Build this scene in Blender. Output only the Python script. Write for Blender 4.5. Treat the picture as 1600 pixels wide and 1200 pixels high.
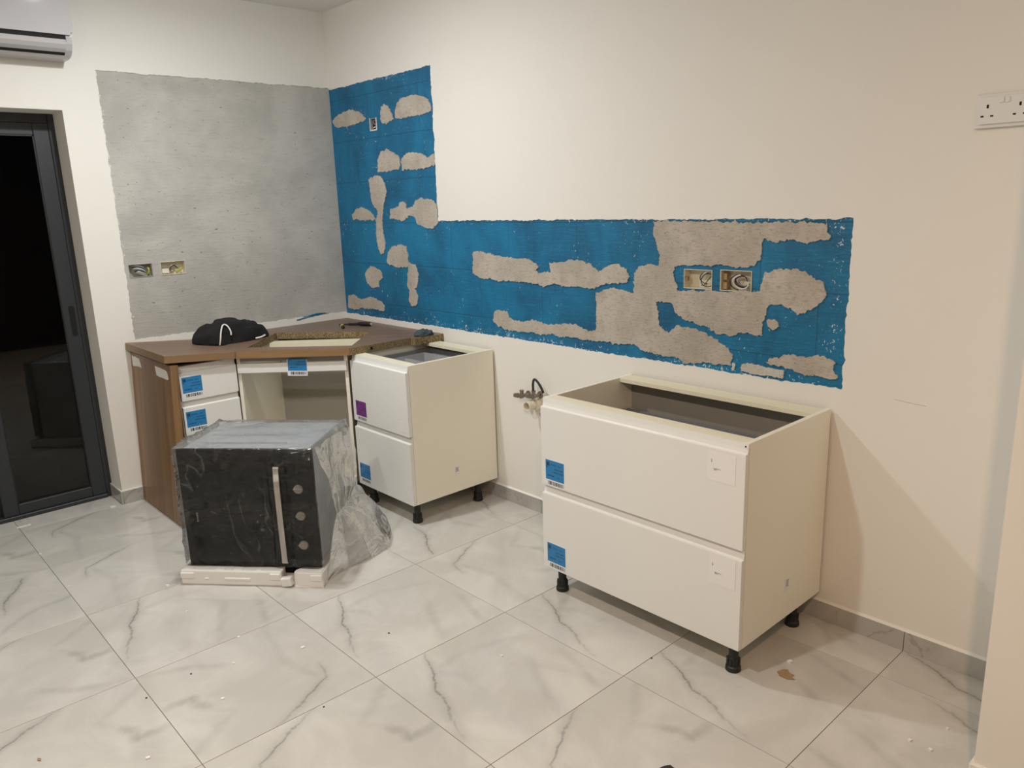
import bpy, bmesh, math, random
from mathutils import Vector, Matrix, noise, geometry

# ------------------------------------------------------------------ scene, camera, light, exposure
scene = bpy.context.scene
for o in list(bpy.data.objects):
    bpy.data.objects.remove(o, do_unlink=True)
COL = scene.collection
vs = scene.view_settings
vs.view_transform = 'Standard'
vs.look = 'None'
vs.gamma = 1.0
vs.use_curve_mapping = False
vs.exposure = -0.13

cam_d = bpy.data.cameras.new('camera')
cam_d.sensor_width = 36.0
cam_d.lens = 1209.17 * 36.0 / 1600.0
cam_d.clip_start = 0.02
cam = bpy.data.objects.new('camera', cam_d)
COL.objects.link(cam)
cR = Vector((0.67807766, 0.73429997, -0.03184718))
cU = Vector((-0.14838143, 0.17920111, 0.97255844))
cF = Vector((-0.71985668, 0.65474462, -0.23046875))
cam.matrix_world = Matrix(((cR.x, cU.x, -cF.x, 4.4896), (cR.y, cU.y, -cF.y, -2.6293),
                           (cR.z, cU.z, -cF.z, 1.5812), (0, 0, 0, 1)))
scene.camera = cam

world = bpy.data.worlds.new('night')
scene.world = world
world.use_nodes = True
world.node_tree.nodes['Background'].inputs[0].default_value = (0.010, 0.011, 0.014, 1)
world.node_tree.nodes['Background'].inputs[1].default_value = 0.15

# the room's three ceiling lamps with domed diffusers: (x, y, downward power, all-round power, colour)
LAMPS = [(1.30, -1.36, 25.8, 12.5, (0.985, 1.0, 0.99)),
         (2.72, -2.72, 31.0, 0.6, (0.985, 1.0, 0.94)),
         (4.72, -2.70, 39.0, 0.6, (1.0, 0.60, 0.33))]
H = 2.726            # ceiling height

# ------------------------------------------------------------------ node helper
class NT:
    def __init__(s, name):
        s.mat = bpy.data.materials.new(name)
        s.mat.use_nodes = True
        s.t = s.mat.node_tree
        s.t.nodes.clear()
        s.out = s.t.nodes.new('ShaderNodeOutputMaterial')
    def n(s, kind, **kw):
        nd = s.t.nodes.new(kind)
        for k, v in kw.items():
            setattr(nd, k, v)
        return nd
    def put(s, sock, v):
        if isinstance(v, bpy.types.NodeSocket):
            s.t.links.new(v, sock)
        elif isinstance(v, (tuple, list)) and len(v) == 3 and sock.type == 'RGBA':
            sock.default_value = (*v, 1)
        else:
            sock.default_value = v
    def m(s, op, a, b=0.0, c=None, clamp=False):
        nd = s.n('ShaderNodeMath', operation=op, use_clamp=clamp)
        s.put(nd.inputs[0], a); s.put(nd.inputs[1], b)
        if c is not None: s.put(nd.inputs[2], c)
        return nd.outputs[0]
    def v(s, op, a, b=None, scale=None):
        nd = s.n('ShaderNodeVectorMath', operation=op)
        s.put(nd.inputs[0], a)
        if b is not None: s.put(nd.inputs[1], b)
        if scale is not None: s.put(nd.inputs['Scale'], scale)
        return nd.outputs['Value'] if op in ('DOT_PRODUCT', 'LENGTH') else nd.outputs[0]
    def coord(s, kind='Object'):
        return s.n('ShaderNodeTexCoord').outputs[kind]
    def mapping(s, vec, loc=(0, 0, 0), rot=(0, 0, 0), scale=(1, 1, 1)):
        nd = s.n('ShaderNodeMapping')
        s.put(nd.inputs['Vector'], vec)
        nd.inputs['Location'].default_value = loc
        nd.inputs['Rotation'].default_value = rot
        nd.inputs['Scale'].default_value = scale
        return nd.outputs[0]
    def noise(s, vec, scale, detail=4, rough=0.5, dist=0.0, color=False):
        nd = s.n('ShaderNodeTexNoise')
        s.put(nd.inputs['Vector'], vec)
        nd.inputs['Scale'].default_value = scale
        nd.inputs['Detail'].default_value = detail
        nd.inputs['Roughness'].default_value = rough
        nd.inputs['Distortion'].default_value = dist
        return nd.outputs['Color' if color else 'Fac']
    def ramp(s, x, lo, hi, a=0.0, b=1.0, smooth=True):
        nd = s.n('ShaderNodeMapRange', interpolation_type='SMOOTHSTEP' if smooth else 'LINEAR')
        s.put(nd.inputs[0], x)
        for k, val in zip((1, 2, 3, 4), (lo, hi, a, b)):
            s.put(nd.inputs[k], val)
        return nd.outputs[0]
    def mix(s, f, a, b):
        nd = s.n('ShaderNodeMix', data_type='RGBA')
        s.put(nd.inputs[0], f); s.put(nd.inputs[6], a); s.put(nd.inputs[7], b)
        return nd.outputs[2]
    def sep(s, vec):
        nd = s.n('ShaderNodeSeparateXYZ')
        s.put(nd.inputs[0], vec)
        return nd.outputs
    def rect(s, u, w, x0, x1, z0, z1):
        a = s.m('MULTIPLY', s.m('GREATER_THAN', u, x0), s.m('LESS_THAN', u, x1))
        b = s.m('MULTIPLY', s.m('GREATER_THAN', w, z0), s.m('LESS_THAN', w, z1))
        return s.m('MULTIPLY', a, b)
    def bump(s, h, strength=0.3, dist=0.01):
        nd = s.n('ShaderNodeBump')
        s.put(nd.inputs['Height'], h)
        nd.inputs['Strength'].default_value = strength
        nd.inputs['Distance'].default_value = dist
        return nd.outputs[0]
    def bsdf(s, color, rough=0.5, metal=0.0, normal=None, **kw):
        nd = s.n('ShaderNodeBsdfPrincipled')
        s.put(nd.inputs['Base Color'], color)
        s.put(nd.inputs['Roughness'], rough)
        nd.inputs['Metallic'].default_value = metal
        if normal is not None: s.put(nd.inputs['Normal'], normal)
        for k, val in kw.items():
            s.put(nd.inputs[k], val)
        s.t.links.new(nd.outputs[0], s.out.inputs[0])
        return nd
    def surface(s, sh):
        s.t.links.new(sh, s.out.inputs[0])

MAT = {}
def plain(name, col, rough=0.5, metal=0.0, nscale=60, namp=0.04, bump=0.0, **kw):
    g = NT(name)
    c = g.coord()
    nz = g.noise(c, nscale, 3)
    dk = tuple(x * (1 - namp) for x in col)
    lt = tuple(min(1, x * (1 + namp)) for x in col)
    nrm = g.bump(nz, bump, 0.002) if bump else None
    g.bsdf(g.mix(nz, dk, lt), rough, metal, nrm, **kw)
    MAT[name] = g.mat
    return g.mat

plain('plaster', (0.83, 0.81, 0.765), 0.75, nscale=9, namp=0.012, bump=0.03)
plain('ceiling_paint', (0.80, 0.785, 0.76), 0.85, nscale=9, namp=0.01)
plain('white_lacquer', (0.83, 0.83, 0.805), 0.28, nscale=4, namp=0.01)
plain('carcass_white', (0.92, 0.88, 0.76), 0.38, nscale=4, namp=0.015)
plain('carcass_cream', (0.83, 0.78, 0.60), 0.45, nscale=25, namp=0.03)
plain('carcass_grey_shaded', (0.31, 0.285, 0.245), 0.5, nscale=20, namp=0.03)  # grey with the shade inside the cabinets darkened into it
plain('drawer_grey', (0.20, 0.205, 0.21), 0.4, nscale=30, namp=0.05)
plain('black_plastic', (0.012, 0.012, 0.013), 0.45)
plain('black_void', (0.004, 0.004, 0.004), 0.8)
plain('dark_frame', (0.030, 0.034, 0.040), 0.42, nscale=30, namp=0.06)
plain('white_plastic', (0.78, 0.77, 0.75), 0.3, namp=0.01)
plain('ac_plastic', (0.53, 0.52, 0.54), 0.06, namp=0.01)
plain('ac_shade', (0.50, 0.49, 0.50), 0.3, namp=0.02)
plain('box_plastic', (0.74, 0.69, 0.55), 0.5, nscale=70, namp=0.15)
plain('foam', (0.86, 0.85, 0.83), 0.8, nscale=220, namp=0.03, bump=0.15)
plain('steel', (0.52, 0.55, 0.58), 0.42, 0.55, nscale=40, namp=0.05)
plain('brass_grey', (0.30, 0.27, 0.24), 0.35, 1.0, nscale=80, namp=0.2)
plain('oven_glass', (0.008, 0.009, 0.010), 0.14, namp=0.1, **{'Specular IOR Level': 0.22})
plain('steel_bright', (0.75, 0.76, 0.77), 0.22, 1.0, namp=0.02)
plain('oven_knob', (0.50, 0.48, 0.44), 0.35, nscale=80, namp=0.05)
plain('pvc', (0.78, 0.73, 0.60), 0.35, nscale=30, namp=0.03)
plain('pvc_grey', (0.42, 0.40, 0.37), 0.4)
plain('yellow_plastic', (0.75, 0.56, 0.05), 0.4)
plain('garment', (0.006, 0.006, 0.007), 0.9, nscale=400, namp=0.4, bump=0.2)
plain('cord', (0.75, 0.74, 0.72), 0.8, nscale=300, namp=0.1)
plain('rag', (0.055, 0.075, 0.085), 0.8, nscale=120, namp=0.3, bump=0.3)
plain('wire_black', (0.02, 0.02, 0.025), 0.45)
plain('wire_grey', (0.32, 0.32, 0.38), 0.45)
plain('wire_white', (0.75, 0.73, 0.68), 0.4)
plain('wire_green', (0.42, 0.43, 0.06), 0.45)
plain('card_brown', (0.38, 0.26, 0.14), 0.8, nscale=150, namp=0.2)
plain('grout', (0.22, 0.20, 0.17), 0.9, nscale=200, namp=0.15)
plain('caulk', (0.84, 0.83, 0.80), 0.6, namp=0.02)
plain('balcony', (0.36, 0.33, 0.28), 0.8, nscale=12, namp=0.15)
plain('dark_wall', (0.045, 0.035, 0.028), 0.6, nscale=6, namp=0.2)  # for the unseen end wall, dark to cut its bounce light
plain('strip_white', (0.85, 0.85, 0.84), 0.6, namp=0.01)
plain('paper', (0.84, 0.83, 0.81), 0.6, namp=0.01)

def m_wood(name, cols, axis, rot=0.0, rough=0.42, k=1.0):
    g = NT(name)
    c = g.mapping(g.coord(), rot=(0, 0, rot))
    st = [22 * k, 22 * k, 22 * k]; st[axis] = 0.9 * k
    p = g.mapping(c, scale=tuple(st))
    n1 = g.noise(p, 1.0, 5, 0.6, 0.6)
    st2 = [150 * k] * 3; st2[axis] = 4 * k
    n2 = g.noise(g.mapping(c, scale=tuple(st2)), 1.0, 3, 0.6)
    f = g.m('ADD', g.m('MULTIPLY', n1, 0.8), g.m('MULTIPLY', n2, 0.2))
    base = g.mix(g.ramp(f, 0.34, 0.66), cols[0], cols[1])
    big = [5 * k] * 3; big[axis] = 0.35 * k
    n3 = g.noise(g.mapping(c, scale=tuple(big)), 1.0, 2)
    col = g.mix(g.ramp(n3, 0.4, 0.68), base, cols[2])
    g.bsdf(col, rough, 0.0, g.bump(n2, 0.06, 0.002))
    MAT[name] = g.mat
m_wood('wood_panel', ((0.18, 0.092, 0.039), (0.33, 0.192, 0.088), (0.205, 0.112, 0.052)), 2)
m_wood('wood_top', ((0.165, 0.100, 0.066), (0.235, 0.150, 0.100), (0.20, 0.135, 0.098)), 1)
m_wood('wood_corner', ((0.165, 0.100, 0.066), (0.235, 0.150, 0.100), (0.20, 0.135, 0.098)), 0, rot=math.radians(-45))
m_wood('wood_edge', ((0.24, 0.135, 0.058), (0.33, 0.20, 0.090), (0.27, 0.155, 0.07)), 0, rot=math.radians(-45))
m_wood('wood_edge_y', ((0.20, 0.118, 0.056), (0.29, 0.18, 0.090), (0.24, 0.145, 0.07)), 1)

def m_chip():
    g = NT('chipboard')
    c = g.coord()
    n1 = g.noise(c, 260, 2, 0.6)
    n2 = g.noise(c, 120, 2, 0.6)
    f = g.ramp(g.m('ADD', g.m('MULTIPLY', n1, 0.6), g.m('MULTIPLY', n2, 0.4)), 0.40, 0.62)
    g.bsdf(g.mix(f, (0.085, 0.058, 0.025), (0.40, 0.30, 0.15)), 0.85, 0, g.bump(n1, 0.4, 0.003))
    MAT['chipboard'] = g.mat
m_chip()

def m_mortar(name, c0, c1, c2, sx=1.0):
    g = NT(name)
    c = g.coord()
    n1 = g.noise(c, 5, 6, 0.62)
    n2 = g.noise(g.mapping(c, scale=(40 * sx, 40, 150)), 1.0, 4, 0.6)
    n3 = g.noise(c, 190, 3, 0.7)
    col = g.mix(g.ramp(n1, 0.35, 0.68), c0, c1)
    col = g.mix(g.ramp(n2, 0.50, 0.72, 0, 0.75), col, c2)
    col = g.mix(g.ramp(g.noise(c, 22, 5, 0.7), 0.5, 0.72, 0, 0.6), col, c2)
    pit = g.ramp(g.noise(c, 75, 2, 0.6), 0.66, 0.74)
    col = g.mix(g.m('MULTIPLY', pit, 0.55), col, tuple(x * 0.45 for x in c2))
    hgt = g.m('ADD', g.m('ADD', n2, g.m('MULTIPLY', n3, 0.6)), g.m('MULTIPLY', pit, -0.8))
    g.bsdf(col, 0.9, 0, g.bump(hgt, 0.55, 0.004))
    MAT[name] = g.mat
m_mortar('mortar', (0.44, 0.395, 0.335), (0.56, 0.51, 0.445), (0.31, 0.275, 0.225))
m_mortar('mortar_pale', (0.55, 0.52, 0.48), (0.66, 0.63, 0.59), (0.42, 0.40, 0.36))

def m_concrete():
    g = NT('concrete_render')
    c = g.coord()                      # object at world origin: y along the wall, z up
    n1 = g.noise(g.mapping(c, scale=(1, 1.8, 2.4)), 1.0, 6, 0.65, 0.4)
    n2 = g.noise(g.mapping(c, scale=(1, 14, 95)), 1.0, 5, 0.65, 0.3)
    n3 = g.noise(c, 160, 3, 0.7)
    n4 = g.noise(g.mapping(c, scale=(1, 2.6, 2.2)), 1.0, 5, 0.6, 0.6)
    col = g.mix(g.ramp(n1, 0.36, 0.64), (0.43, 0.42, 0.39), (0.54, 0.525, 0.49))
    col = g.mix(g.ramp(n4, 0.52, 0.70, 0, 0.30), col, (0.40, 0.385, 0.36))
    col = g.mix(g.ramp(n2, 0.56, 0.74, 0, 0.7), col, (0.32, 0.305, 0.28))
    pit = g.ramp(g.noise(g.mapping(c, scale=(1, 1, 2.2)), 38, 2, 0.6), 0.69, 0.75)
    col = g.mix(g.m('MULTIPLY', pit, 0.7), col, (0.15, 0.14, 0.125))
    # white plaster smears hugging the rough border
    s = g.sep(c)
    n5 = g.noise(c, 45, 4, 0.7)
    el = g.ramp(s[1], -1.320, -1.295, 1, 0)
    et = g.ramp(s[2], 2.27, 2.29, 0, 0.8)
    e = g.m('MAXIMUM', el, et)
    wh = g.m('MULTIPLY', g.ramp(g.m('ADD', n5, g.m('MULTIPLY', e, 0.17)), 0.74, 0.80), 0.8)
    col = g.mix(wh, col, (0.74, 0.73, 0.70))
    h = g.m('ADD', g.m('ADD', n2, g.m('MULTIPLY', n3, 0.5)), g.m('MULTIPLY', pit, -0.9))
    g.bsdf(col, 0.9, 0, g.bump(h, 0.6, 0.004))
    MAT['concrete_render'] = g.mat
m_concrete()

def m_blue():
    g = NT('blue_membrane')
    c = g.coord()                      # object at world origin: x along the wall, z up
    s = g.sep(c)
    n1 = g.noise(g.mapping(c, scale=(3, 3, 2)), 1.0, 6, 0.65, 0.5)
    n2 = g.noise(g.mapping(c, scale=(110, 1, 22)), 1.0, 4, 0.6, 0.6)
    n2h = g.noise(g.mapping(c, scale=(14, 1, 110)), 1.0, 4, 0.6, 0.4)
    col = g.mix(g.ramp(n1, 0.32, 0.66), (0.003, 0.098, 0.215), (0.005, 0.185, 0.375))
    col = g.mix(g.ramp(n2h, 0.52, 0.72, 0, 0.45), col, (0.018, 0.235, 0.40))
    col = g.mix(g.ramp(n2, 0.60, 0.75, 0, 0.5), col, (0.025, 0.21, 0.33))
    # pale scratches and plaster flecks, denser along the borders
    n3 = g.noise(g.mapping(c, scale=(70, 1, 60)), 1.0, 3, 0.6, 1.2)
    n4 = g.noise(c, 6, 3)
    etop = g.m('MAXIMUM', g.m('MULTIPLY', g.ramp(s[2], 1.455, 1.487, 0, 1), g.m('GREATER_THAN', s[0], 1.05)),
               g.ramp(s[2], 2.25, 2.283, 0, 1))
    ebot = g.ramp(s[2], 0.905, 0.955, 1, 0)
    erig = g.m('MULTIPLY', g.ramp(s[0], 3.22, 3.27), g.ramp(s[0], 3.31, 3.285))
    e = g.m('MAXIMUM', g.m('MAXIMUM', etop, ebot), erig)
    sc = g.m('ADD', g.m('ADD', n3, g.m('MULTIPLY', e, 0.075)), g.m('MULTIPLY', g.m('SUBTRACT', n4, 0.5), 0.28))
    wh = g.ramp(sc, 0.69, 0.745)
    col = g.mix(wh, col, (0.62, 0.68, 0.68))
    # block joints show through the paint as fine grooves
    br = g.n('ShaderNodeTexBrick')
    wob = g.v('ADD', g.mapping(c, rot=(math.radians(90), 0, 0)), g.v('SCALE', g.noise(c, 8, 2, color=True), scale=0.012))
    g.put(br.inputs['Vector'], wob)
    br.inputs['Scale'].default_value = 1.0
    br.inputs['Mortar Size'].default_value = 0.0025
    br.inputs['Mortar Smooth'].default_value = 0.3
    br.inputs['Brick Width'].default_value = 0.46
    br.inputs['Row Height'].default_value = 0.245
    col = g.mix(g.m('MULTIPLY', br.outputs['Fac'], 0.5), col, (0.004, 0.06, 0.115))
    h = g.m('ADD', g.m('ADD', n2, n2h), g.m('MULTIPLY', br.outputs['Fac'], -1.2))
    g.bsdf(col, 0.55, 0, g.bump(h, 0.5, 0.004))
    MAT['blue_membrane'] = g.mat
m_blue()

def vein_mask(g, p, pts, w):
    """Distance to a polyline turned into a soft line mask (pts: x, y, strength)."""
    out = None
    for (a, b) in zip(pts[:-1], pts[1:]):
        A = (a[0], a[1], 0.0); D = Vector((b[0] - a[0], b[1] - a[1], 0.0)); L2 = max(D.length_squared, 1e-6)
        pa = g.v('SUBTRACT', p, A)
        t = g.m('DIVIDE', g.v('DOT_PRODUCT', pa, tuple(D)), L2, clamp=True)
        d = g.v('LENGTH', g.v('SUBTRACT', pa, g.v('SCALE', tuple(D), scale=t)))
        st = g.m('ADD', g.m('MULTIPLY', t, b[2] - a[2]), a[2])
        k = g.m('MULTIPLY', g.ramp(d, 0.0, w, 1, 0), st)
        out = k if out is None else g.m('MAXIMUM', out, k)
    return out

VEINS = {
 'marble_a': ([[(0.0, 0.335, .35), (0.10, 0.30, .8), (0.20, 0.265, 1.0), (0.29, 0.215, 1.0), (0.35, 0.16, .9), (0.44, 0.148, .75),
                (0.52, 0.12, .7), (0.60, 0.07, .5), (0.76, 0.03, .25)]],
              [[(0.19, 0.27, .6), (0.34, 0.36, .3), (0.5, 0.36, .2)], [(0.20, 0.27, .5), (0.16, 0.55, .3), (0.3, 0.9, .3)],
               [(0.98, 0.82, .5), (0.72, 0.90, .5), (0.55, 0.93, .2)], [(0.98, 0.50, .3), (0.72, 0.62, .5), (0.5, 0.74, .3)]]),
 'marble_b': ([[(0.0, 0.60, .3), (0.07, 0.45, .7), (0.16, 0.30, .9), (0.20, 0.20, .7), (0.36, 0.16, .35)]],
              [[(0.42, 0.80, .9), (0.50, 0.84, 1.0), (0.57, 0.83, .9), (0.57, 0.97, .4)], [(0.2, 0.22, .6), (0.55, 0.30, .35), (0.98, 0.22, .4)],
               [(0.72, 0.55, .4), (0.86, 0.70, .5), (0.98, 0.95, .3)], [(0.1, 0.98, .4), (0.3, 0.72, .4), (0.42, 0.80, .4)]]),
 'marble_c': ([[(0.04, 0.80, .7), (0.24, 0.72, 1.0), (0.31, 0.67, .9), (0.42, 0.62, .8), (0.58, 0.60, .4)]],
              [[(0.1, 0.2, .4), (0.4, 0.3, .6), (0.75, 0.22, .4)], [(0.6, 0.98, .4), (0.68, 0.7, .6), (0.9, 0.45, .4)],
               [(0.42, 0.62, .5), (0.5, 0.4, .5), (0.7, 0.05, .3)]]),
}
def m_marble(name):
    g = NT(name)
    c = g.coord()
    u = g.v('ADD', g.v('SCALE', c, scale=1 / 0.6), (0.5, 0.5, 0.0))
    n0 = g.noise(u, 7.0, 4, 0.6, color=True)
    p = g.v('ADD', u, g.v('SCALE', g.v('SUBTRACT', n0, (0.5, 0.5, 0.5)), scale=0.075))
    p = g.v('MULTIPLY', p, (1.0, 1.0, 0.0))
    n1 = g.noise(u, 2.2, 6, 0.6, 1.2)
    n2 = g.noise(u, 30, 4, 0.7)
    rnd = g.n('ShaderNodeObjectInfo').outputs['Random']
    cl = g.noise(g.v('ADD', u, g.v('SCALE', (7.0, 3.0, 5.0), scale=rnd)), 1.5, 5, 0.6, 0.8)
    base = g.mix(g.ramp(cl, 0.36, 0.70), (0.56, 0.545, 0.51), (0.67, 0.655, 0.62))
    main, soft = VEINS[name]
    mk = None
    for pl in main:
        k = vein_mask(g, p, pl, 0.017)
        halo = vein_mask(g, p, pl, 0.055)
        k = g.m('MAXIMUM', g.m('MULTIPLY', k, g.ramp(n2, 0.30, 0.55, 0.35, 1.0)), g.m('MULTIPLY', halo, 0.30))
        mk = k if mk is None else g.m('MAXIMUM', mk, k)
    for pl in soft:
        k = g.m('MULTIPLY', vein_mask(g, p, pl, 0.05), g.ramp(n1, 0.35, 0.62, 0.15, 0.62))
        mk = g.m('MAXIMUM', mk, k)
    col = g.mix(g.m('MULTIPLY', mk, 0.80), base, (0.19, 0.18, 0.165))
    g.bsdf(col, 0.085, 0, None, **{'Specular IOR Level': 0.5})
    MAT[name] = g.mat
for nm in VEINS:
    m_marble(nm)

def m_skirting():
    g = NT('skirting_marble')
    c = g.coord()
    n1 = g.noise(c, 4, 6, 0.6, 1.0)
    v = g.m('ABSOLUTE', g.m('SUBTRACT', g.noise(c, 3.2, 5, 0.6, 0.8), 0.5))
    col = g.mix(g.ramp(n1, 0.35, 0.7), (0.40, 0.385, 0.36), (0.52, 0.505, 0.475))
    col = g.mix(g.ramp(v, 0.0, 0.018, 0.5, 0), col, (0.26, 0.245, 0.225))
    g.bsdf(col, 0.15)
    MAT['skirting_marble'] = g.mat
m_skirting()

def m_label(name, field, w=0.105, h=0.112, code_top=False):
    g = NT(name)
    s = g.sep(g.coord())
    x, z = s[0], s[2]
    col = g.mix(g.rect(x, z, 0.003, w - 0.002, 0.027, h - 0.003), (0.83, 0.84, 0.86), field)
    ink = tuple(f * 0.12 for f in field)
    tn = g.m('GREATER_THAN', g.noise(g.mapping(g.coord(), scale=(1, 0, 0.25)), 520, 1), 0.47)
    for (x0, x1, z0) in ((.030, .060, h - .024), (.068, .085, h - .024), (.050, .095, h - .040), (.044, .098, h - .053),
                         (.006, .014, h - .036), (.012, .050, h - .070), (.066, .078, h - .072)):
        col = g.mix(g.m('MULTIPLY', g.m('MULTIPLY', g.rect(x, z, x0, x1, z0, z0 + 0.0055), tn), 0.85), col, ink)
    col = g.mix(g.m('MULTIPLY', g.rect(x, z, 0.008, 0.024, h - 0.028, h - 0.012), 0.8), col, ink)
    bars = g.m('GREATER_THAN', g.noise(g.mapping(g.coord(), scale=(1, 0, 0)), 420, 0), 0.48)
    col = g.mix(g.m('MULTIPLY', g.rect(x, z, 0.014, w - 0.006, 0.006, 0.022), bars), col, (0.02, 0.02, 0.02))
    g.bsdf(col, 0.45)
    MAT[name] = g.mat
m_label('label_blue', (0.022, 0.215, 0.50))
m_label('label_purple', (0.17, 0.022, 0.22))

def m_sheet():
    g = NT('sheet')
    s = g.sep(g.coord())
    x, z = s[0], s[2]
    tn = g.m('GREATER_THAN', g.noise(g.mapping(g.coord(), scale=(1, 0, 0.25)), 600, 1), 0.45)
    col = (0.86, 0.855, 0.85)
    for r in ((.024, .050, .040, .0425), (.024, .036, .036, .0385), (.014, .017, .062, .072)):
        col = g.mix(g.m('MULTIPLY', g.rect(x, z, *r), tn), col, (0.04, 0.04, 0.04))
    g.bsdf(col, 0.5)
    MAT['sheet'] = g.mat
m_sheet()

def m_glass():
    g = NT('door_glass')
    tr = g.n('ShaderNodeBsdfTransparent'); tr.inputs[0].default_value = (0.55, 0.56, 0.56, 1)
    gl = g.n('ShaderNodeBsdfGlossy'); gl.inputs['Roughness'].default_value = 0.0
    gl.inputs[0].default_value = (0.9, 0.9, 0.9, 1)
    fr = g.n('ShaderNodeFresnel'); fr.inputs[0].default_value = 1.5
    mx = g.n('ShaderNodeMixShader')
    g.put(mx.inputs[0], fr.outputs[0]); g.put(mx.inputs[1], tr.outputs[0]); g.put(mx.inputs[2], gl.outputs[0])
    nz = g.noise(g.coord(), 3, 2)
    g.put(gl.inputs['Roughness'], g.ramp(nz, 0.4, 0.8, 0.0, 0.02))
    g.surface(mx.outputs[0])
    MAT['door_glass'] = g.mat
m_glass()

def m_film(name, haze, crease, rough=0.10, bstr=0.35, gmul=1.0, rglint=0.2, fine=0.0):
    g = NT(name)
    c = g.coord()
    n1 = g.noise(g.mapping(c, rot=(0.2, 0.5, 0.1), scale=(1.0, 1.0, 0.6)), 4.5, 2, 0.45, 0.9)
    n2 = g.noise(g.mapping(c, rot=(0.3, -0.7, 0.2), scale=(0.7, 1.0, 1.4)), 9, 2, 0.45, 1.1)
    n3 = g.noise(c, 3.0, 2)
    r1 = g.m('ABSOLUTE', g.m('SUBTRACT', n1, 0.5))
    r2 = g.m('ABSOLUTE', g.m('SUBTRACT', n2, 0.5))
    ridge = g.m('MAXIMUM', g.ramp(r1, 0.0, 0.014, 1, 0), g.m('MULTIPLY', g.ramp(r2, 0.0, 0.012, 1, 0), 0.6))
    ridge = g.m('MULTIPLY', ridge, g.ramp(n3, 0.38, 0.58, 0.1, 1.0))
    hgt = g.m('ADD', g.m('MULTIPLY', ridge, 0.15), g.m('ADD', g.ramp(r1, 0.0, 0.2), g.m('MULTIPLY', g.ramp(r2, 0.0, 0.2), 0.6)))
    n4 = g.noise(g.mapping(c, rot=(0.0, 0.5, 0.0), scale=(1.0, 1.0, 1.8)), 13, 3, 0.5, 1.4)
    zz = g.sep(c)[2]
    band = g.m('MAXIMUM', g.m('MULTIPLY', g.ramp(zz, 0.36, 0.42), g.ramp(zz, 0.52, 0.47)), g.m('MULTIPLY', g.ramp(zz, 0.10, 0.16), g.ramp(zz, 0.30, 0.22)))
    r4 = g.ramp(g.m('ABSOLUTE', g.m('SUBTRACT', n4, 0.5)), 0.0, 0.11)
    hgt = g.m('ADD', hgt, g.m('MULTIPLY', g.m('MULTIPLY', r4, band), fine))
    nrm = g.bump(hgt, bstr, 0.02)
    tr = g.n('ShaderNodeBsdfTransparent'); tr.inputs[0].default_value = (0.98, 0.98, 0.98, 1)
    df = g.n('ShaderNodeBsdfDiffuse'); df.inputs[0].default_value = (0.82, 0.83, 0.84, 1)
    tl = g.n('ShaderNodeBsdfTranslucent'); tl.inputs[0].default_value = (0.82, 0.83, 0.84, 1)
    gl = g.n('ShaderNodeBsdfGlossy'); gl.inputs['Roughness'].default_value = rough
    g.put(gl.inputs['Normal'], nrm)
    body = g.n('ShaderNodeMixShader'); body.inputs[0].default_value = 0.4
    g.put(body.inputs[1], df.outputs[0]); g.put(body.inputs[2], tl.outputs[0])
    f = g.m('ADD', g.m('MULTIPLY', g.ramp(n3, 0.3, 0.7, 0.6, 1.4), haze), g.m('MULTIPLY', ridge, crease), clamp=True)
    mx = g.n('ShaderNodeMixShader')
    g.put(mx.inputs[0], f); g.put(mx.inputs[1], tr.outputs[0]); g.put(mx.inputs[2], body.outputs[0])
    fr = g.n('ShaderNodeFresnel'); fr.inputs[0].default_value = 1.42
    gf = g.m('ADD', g.m('MULTIPLY', fr.outputs[0], gmul), g.m('MULTIPLY', ridge, rglint), clamp=True)
    mx2 = g.n('ShaderNodeMixShader')
    g.put(mx2.inputs[0], gf); g.put(mx2.inputs[1], mx.outputs[0]); g.put(mx2.inputs[2], gl.outputs[0])
    g.surface(mx2.outputs[0])
    MAT[name] = g.mat
m_film('film_tight', 0.012, 0.03, 0.06, 1.0, 1.1, 0.07, 2.2)
m_film('film_mid', 0.15, 0.24, 0.14, 0.45, 0.7, 0.3, 0.6)
m_film('film_loose', 0.34, 0.28, 0.18, 0.30, 0.6, 0.25, 0.4)

def m_bin():
    g = NT('clear_plastic')
    tr = g.n('ShaderNodeBsdfTransparent'); tr.inputs[0].default_value = (0.92, 0.93, 0.94, 1)
    df = g.n('ShaderNodeBsdfPrincipled')
    g.put(df.inputs['Base Color'], g.mix(g.noise(g.coord(), 20, 2), (0.66, 0.68, 0.69), (0.74, 0.75, 0.76)))
    df.inputs['Roughness'].default_value = 0.25
    mx = g.n('ShaderNodeMixShader'); mx.inputs[0].default_value = 0.38
    g.put(mx.inputs[1], tr.outputs[0]); g.put(mx.inputs[2], df.outputs[0])
    g.surface(mx.outputs[0])
    MAT['clear_plastic'] = g.mat
m_bin()

def m_emit():
    g = NT('lamp_diffuser')
    e = g.n('ShaderNodeEmission')
    g.put(e.inputs[0], g.mix(g.noise(g.coord(), 5, 1), (1.0, 0.93, 0.84), (1.0, 0.95, 0.87)))
    e.inputs[1].default_value = 12.0
    g.surface(e.outputs[0])
    MAT['lamp_diffuser'] = g.mat
m_emit()

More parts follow.
